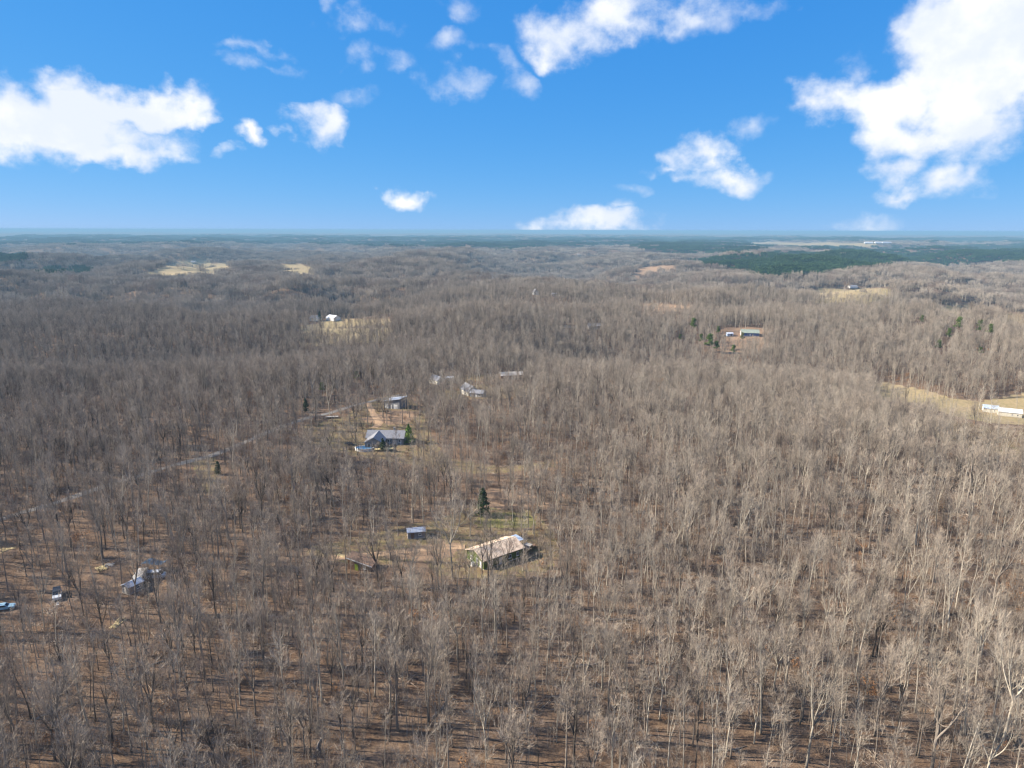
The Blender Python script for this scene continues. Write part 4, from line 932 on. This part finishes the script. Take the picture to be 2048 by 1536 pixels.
# everything beyond: single trees to 1.3 km, clumps beyond
pr = pick[rest].copy(); lf = (rng.random(pr.size) < .05 * np.clip(vnoise(tx[rest] / 60, ty[rest] / 60, 88), 0, 1)); pr[lf] = NA + NB + rng.integers(0, 2, lf.sum())
X, Y, I, S = [tx[rest]], [ty[rest]], [pr], [np.stack([s[rest] * wide[rest], s[rest] * wide[rest], s[rest]], -1)]
def pine_mask(x, y):
    d = np.hypot(x, y); px, py, w = project(x, y, height(x, y) + 9); py = py + 3.0 * vnoise(x / 150, y / 150, 51); m = np.zeros(x.size, bool)
    for poly, dm in PINE_R: m |= in_poly(px, py, poly) & (d > dm)
    return m
PX, PY, PS = [], [], []
for dmin, dmax, cell, sxy in ((1300, 4200, 21.5, 1.0), (4200, 15000, 58, 2.4)):
    x, y = scatter(dmin, dmax, cell, amin=-44, amax=44)
    m = classify(x, y, np.full(x.size, 18.0)); x, y = x[m], y[m]
    pm = pine_mask(x, y)
    ss = rng.uniform(.85, 1.15, x.size) * (0.88 + .14 * vnoise(x / 300, y / 300, 61))
    S3 = np.stack([ss * sxy, ss * sxy, ss], -1)
    X.append(x[~pm]); Y.append(y[~pm]); I.append(NA + rng.integers(0, NB, (~pm).sum())); S.append(S3[~pm])
    PX.append(x[pm]); PY.append(y[pm]); PS.append(S3[pm])
f = instancer('bare_forest', hidden, np.concatenate(X), np.concatenate(Y), np.concatenate(I), np.concatenate(S))
tag(f, 'endless grey-brown leafless hardwood forest covering the hills', 'forest', kind='stuff')

# ------------------------------------------------------------------ pines
pkit = bpy.data.collections.new('pine_kit')
for i in range(3):
    mb = MB()
    for _ in range(26):
        a = random.uniform(0, 6.283); rr = 16 * math.sqrt(random.random()); H = random.uniform(14, 19); b = Vector((math.cos(a) * rr, math.sin(a) * rr, 0))
        mb.tube([b - Vector((0, 0, 1)), b + Vector((0, 0, H * .9))], [.2, .06], 3, 1, False)
        for k in range(5): puff(mb, b + Vector((0, 0, H * (.45 + .12 * k))), 2.9 - .38 * k, 1.7, 14, 1.2, 0)
    o = bpy.data.objects.new('p%d' % i, mb.mesh('p%d' % i, [M_PINE, M_PINEBARK])); pkit.objects.link(o)
x, y, S3 = np.concatenate(PX), np.concatenate(PY), np.concatenate(PS)
f = instancer('pine_forest', pkit, x, y, rng.integers(0, 3, x.size), S3)
tag(f, 'dark green pine plantations spread over the far hills', 'forest', kind='stuff')

def evergreen(kind):
    T, K = MB(), MB()
    if kind == 'cedar':       # dense column tapering to a point
        T.tube([(0, 0, -.3), (0, 0, 4), (0.1, 0, 9)], [.24, .18, .04], 6)
        for k in range(12):
            t = k / 11; rr = (2.9 * (1 - t) ** .55 + .2) * random.uniform(.80, 1.10)
            for j in range(4):
                a = random.uniform(0, 6.283); puff(K, Vector((math.cos(a) * rr * .55, math.sin(a) * rr * .55, 0.8 + 9.0 * t + random.uniform(-.4, .4))), rr * random.uniform(.40, .80), .7, 20, .42, 0)
    elif kind == 'cone':      # young conical evergreen
        T.tube([(0, 0, -.3), (0, 0, 6)], [.16, .03], 6)
        for k in range(11):
            t = k / 10; rr = (2.9 * (1 - t) ** .7 + .15) * random.uniform(.8, 1.12)
            for j in range(3):
                a = random.uniform(0, 6.283); puff(K, Vector((math.cos(a) * rr * .4, math.sin(a) * rr * .4, .5 + 7.2 * t)), rr * .7, .55, 26, .34, 0)
    else:                     # pine with open crown on a tall stem
        pts = grow(Vector((0, 0, -.3)), Vector((0, 0, 1)), 14.5, 6, .03, .04); T.tube(pts, [.3, .25, .2, .16, .12, .08, .03], 6)
        for k in range(13):
            p, d = at(pts, .42 + .58 * k / 12); a = random.uniform(0, 6.283); L = (3.4 - 2.4 * k / 12) * random.uniform(.6, 1.1)
            e = p + Vector((math.cos(a) * L, math.sin(a) * L, .5)); T.tube([p, e], [.06, .02], 3, 0, False)
            puff(K, e, 2.0, 1.0, 60, .5, 0); puff(K, p.lerp(e, .5), 1.8, .9, 40, .5, 0)
        puff(K, pts[-1], 1.2, 1.2, 40, .4, 0)
    return T, K
EV = {}
for k, mt in (('cedar', M_CEDAR), ('cone', M_BRIGHT), ('pine', M_LONEPINE)):
    T, K = evergreen(k); EV[k] = (T.mesh('trunk', [M_PINEBARK]), K.mesh('crown', [mt]), {'cedar': 10.4, 'cone': 8.0, 'pine': 15.5}[k])
for px, py, top, k, lab, grp in EVG:
    b = P(px, py); T, K, H = EV[k]
    _, _, p1 = pixel_size(np.array([b.x]), np.array([b.y]), np.array([b.z]), np.array([H]))
    sc_ = min(max((py - top) / float(p1[0]) * (1.02 if k == 'pine' else 1.0), .35), 1.8)
    o = empty({'cedar': 'cedar_tree', 'cone': 'conifer_tree', 'pine': 'pine_tree'}[k], b, random.uniform(0, 6.28), lab, 'tree', grp); o.scale = (sc_,) * 3
    link('trunk', T, o); link('crown', K, o)

# ------------------------------------------------------------------ underbrush
bkit = bpy.data.collections.new('brush_kit')
for i in range(6):
    mb = MB(); n = (40, 30, 46, 36, 0, 0)[i]; hgt = (2.6, 1.8, 4.2, 3.2, 0, 0)[i]
    if i == 5:
        for _ in range(26):
            a = random.uniform(0, 6.283); p = Vector((random.gauss(0, 1.6), random.gauss(0, 1.6), random.uniform(.05, .25))); L = random.uniform(.8, 3.2)
            e = p + Vector((math.cos(a) * L, math.sin(a) * L, random.uniform(0, .5))); mb.tube([p, p.lerp(e, .5) + vrand() * .1, e], [.05, .04, .015], 3, 0, False)
        for _ in range(60):
            p = Vector((random.gauss(0, 1.8), random.gauss(0, 1.8), .05)); sliver(mb, p, (vrand() + Vector((0, 0, .8))).normalized(), random.uniform(.2, .7), .08, 0)
    if i == 4:
        for _ in range(4):
            p = grow(Vector((random.uniform(-1.5, 1.5), random.uniform(-1.5, 1.5), -.1)), Vector((0, 0, 1)), random.uniform(4.5, 8), 4, .06, .05); mb.tube(p, [.06, .05, .04, .03, .015], 3, 0, False)
            for _ in range(26):
                u, dd = at(p, random.uniform(.35, 1)); sliver(mb, u, (side(dd, R(38)) + Vector((0, 0, .1))).normalized(), random.uniform(.6, 1.6), .045, 0)
    for _ in range(n):
        a = random.uniform(0, 6.283); r0 = random.uniform(0, .7); b = Vector((math.cos(a) * r0, math.sin(a) * r0, -.1))
        d = (Vector((math.cos(a) * .45, math.sin(a) * .45, 1)) + vrand() * .25).normalized(); L = hgt * random.uniform(.5, 1)
        p = grow(b, d, L, 3, .14, .02); strip(mb, p, .05, .02, 0)
        for _ in range(5):
            u, dd = at(p, random.uniform(.35, 1)); sliver(mb, u, (side(dd, R(38)) + Vector((0, 0, .1))).normalized(), random.uniform(.4, 1.0), .05, 0)
    if i == 3: puff(mb, Vector((0, 0, 2)), 1.2, 1.1, 90, .16, 1)
    o = bpy.data.objects.new('u%d' % i, mb.mesh('u%d' % i, [M_BRUSH if i not in (2, 4, 5) else M_TWIG, M_DEADLEAF])); bkit.objects.link(o)
x, y = scatter(70, 620, 3.1, amin=-50); dn = vnoise(x / 22, y / 22, 71) + .5 * vnoise(x / 70, y / 70, 72)
m = rng.random(x.size) < np.clip(.52 + .5 * dn, .2, .92); x, y = x[m], y[m]
m = classify(x, y, np.full(x.size, 2.5)); x, y = x[m], y[m]
ss = rng.uniform(.55, 1.25, x.size); pi = rng.choice(6, x.size, p=[.24, .20, .14, .05, .19, .18])
f = instancer('underbrush', bkit, x, y, pi, np.stack([ss * 1.1, ss * 1.1, ss], -1))
tag(f, 'tangled leafless brush growing under the trees', 'brush', kind='stuff')

# ------------------------------------------------------------------ haze
hz = MB().box(-62000, 62000, -62000, 62000, -230, 99)
m = bpy.data.materials.new('air'); m.use_nodes = True; t = m.node_tree; t.nodes.clear()
ov = t.nodes.new('ShaderNodeOutputMaterial'); pv = t.nodes.new('ShaderNodeVolumePrincipled')
pv.inputs['Color'].default_value = (0.25, 0.46, 0.63, 1); pv.inputs['Density'].default_value = 9.5e-5; pv.inputs['Anisotropy'].default_value = 0.0
t.links.new(pv.outputs[0], ov.inputs['Volume'])
o = hz.build('haze', m); tag(o, kind='stuff')
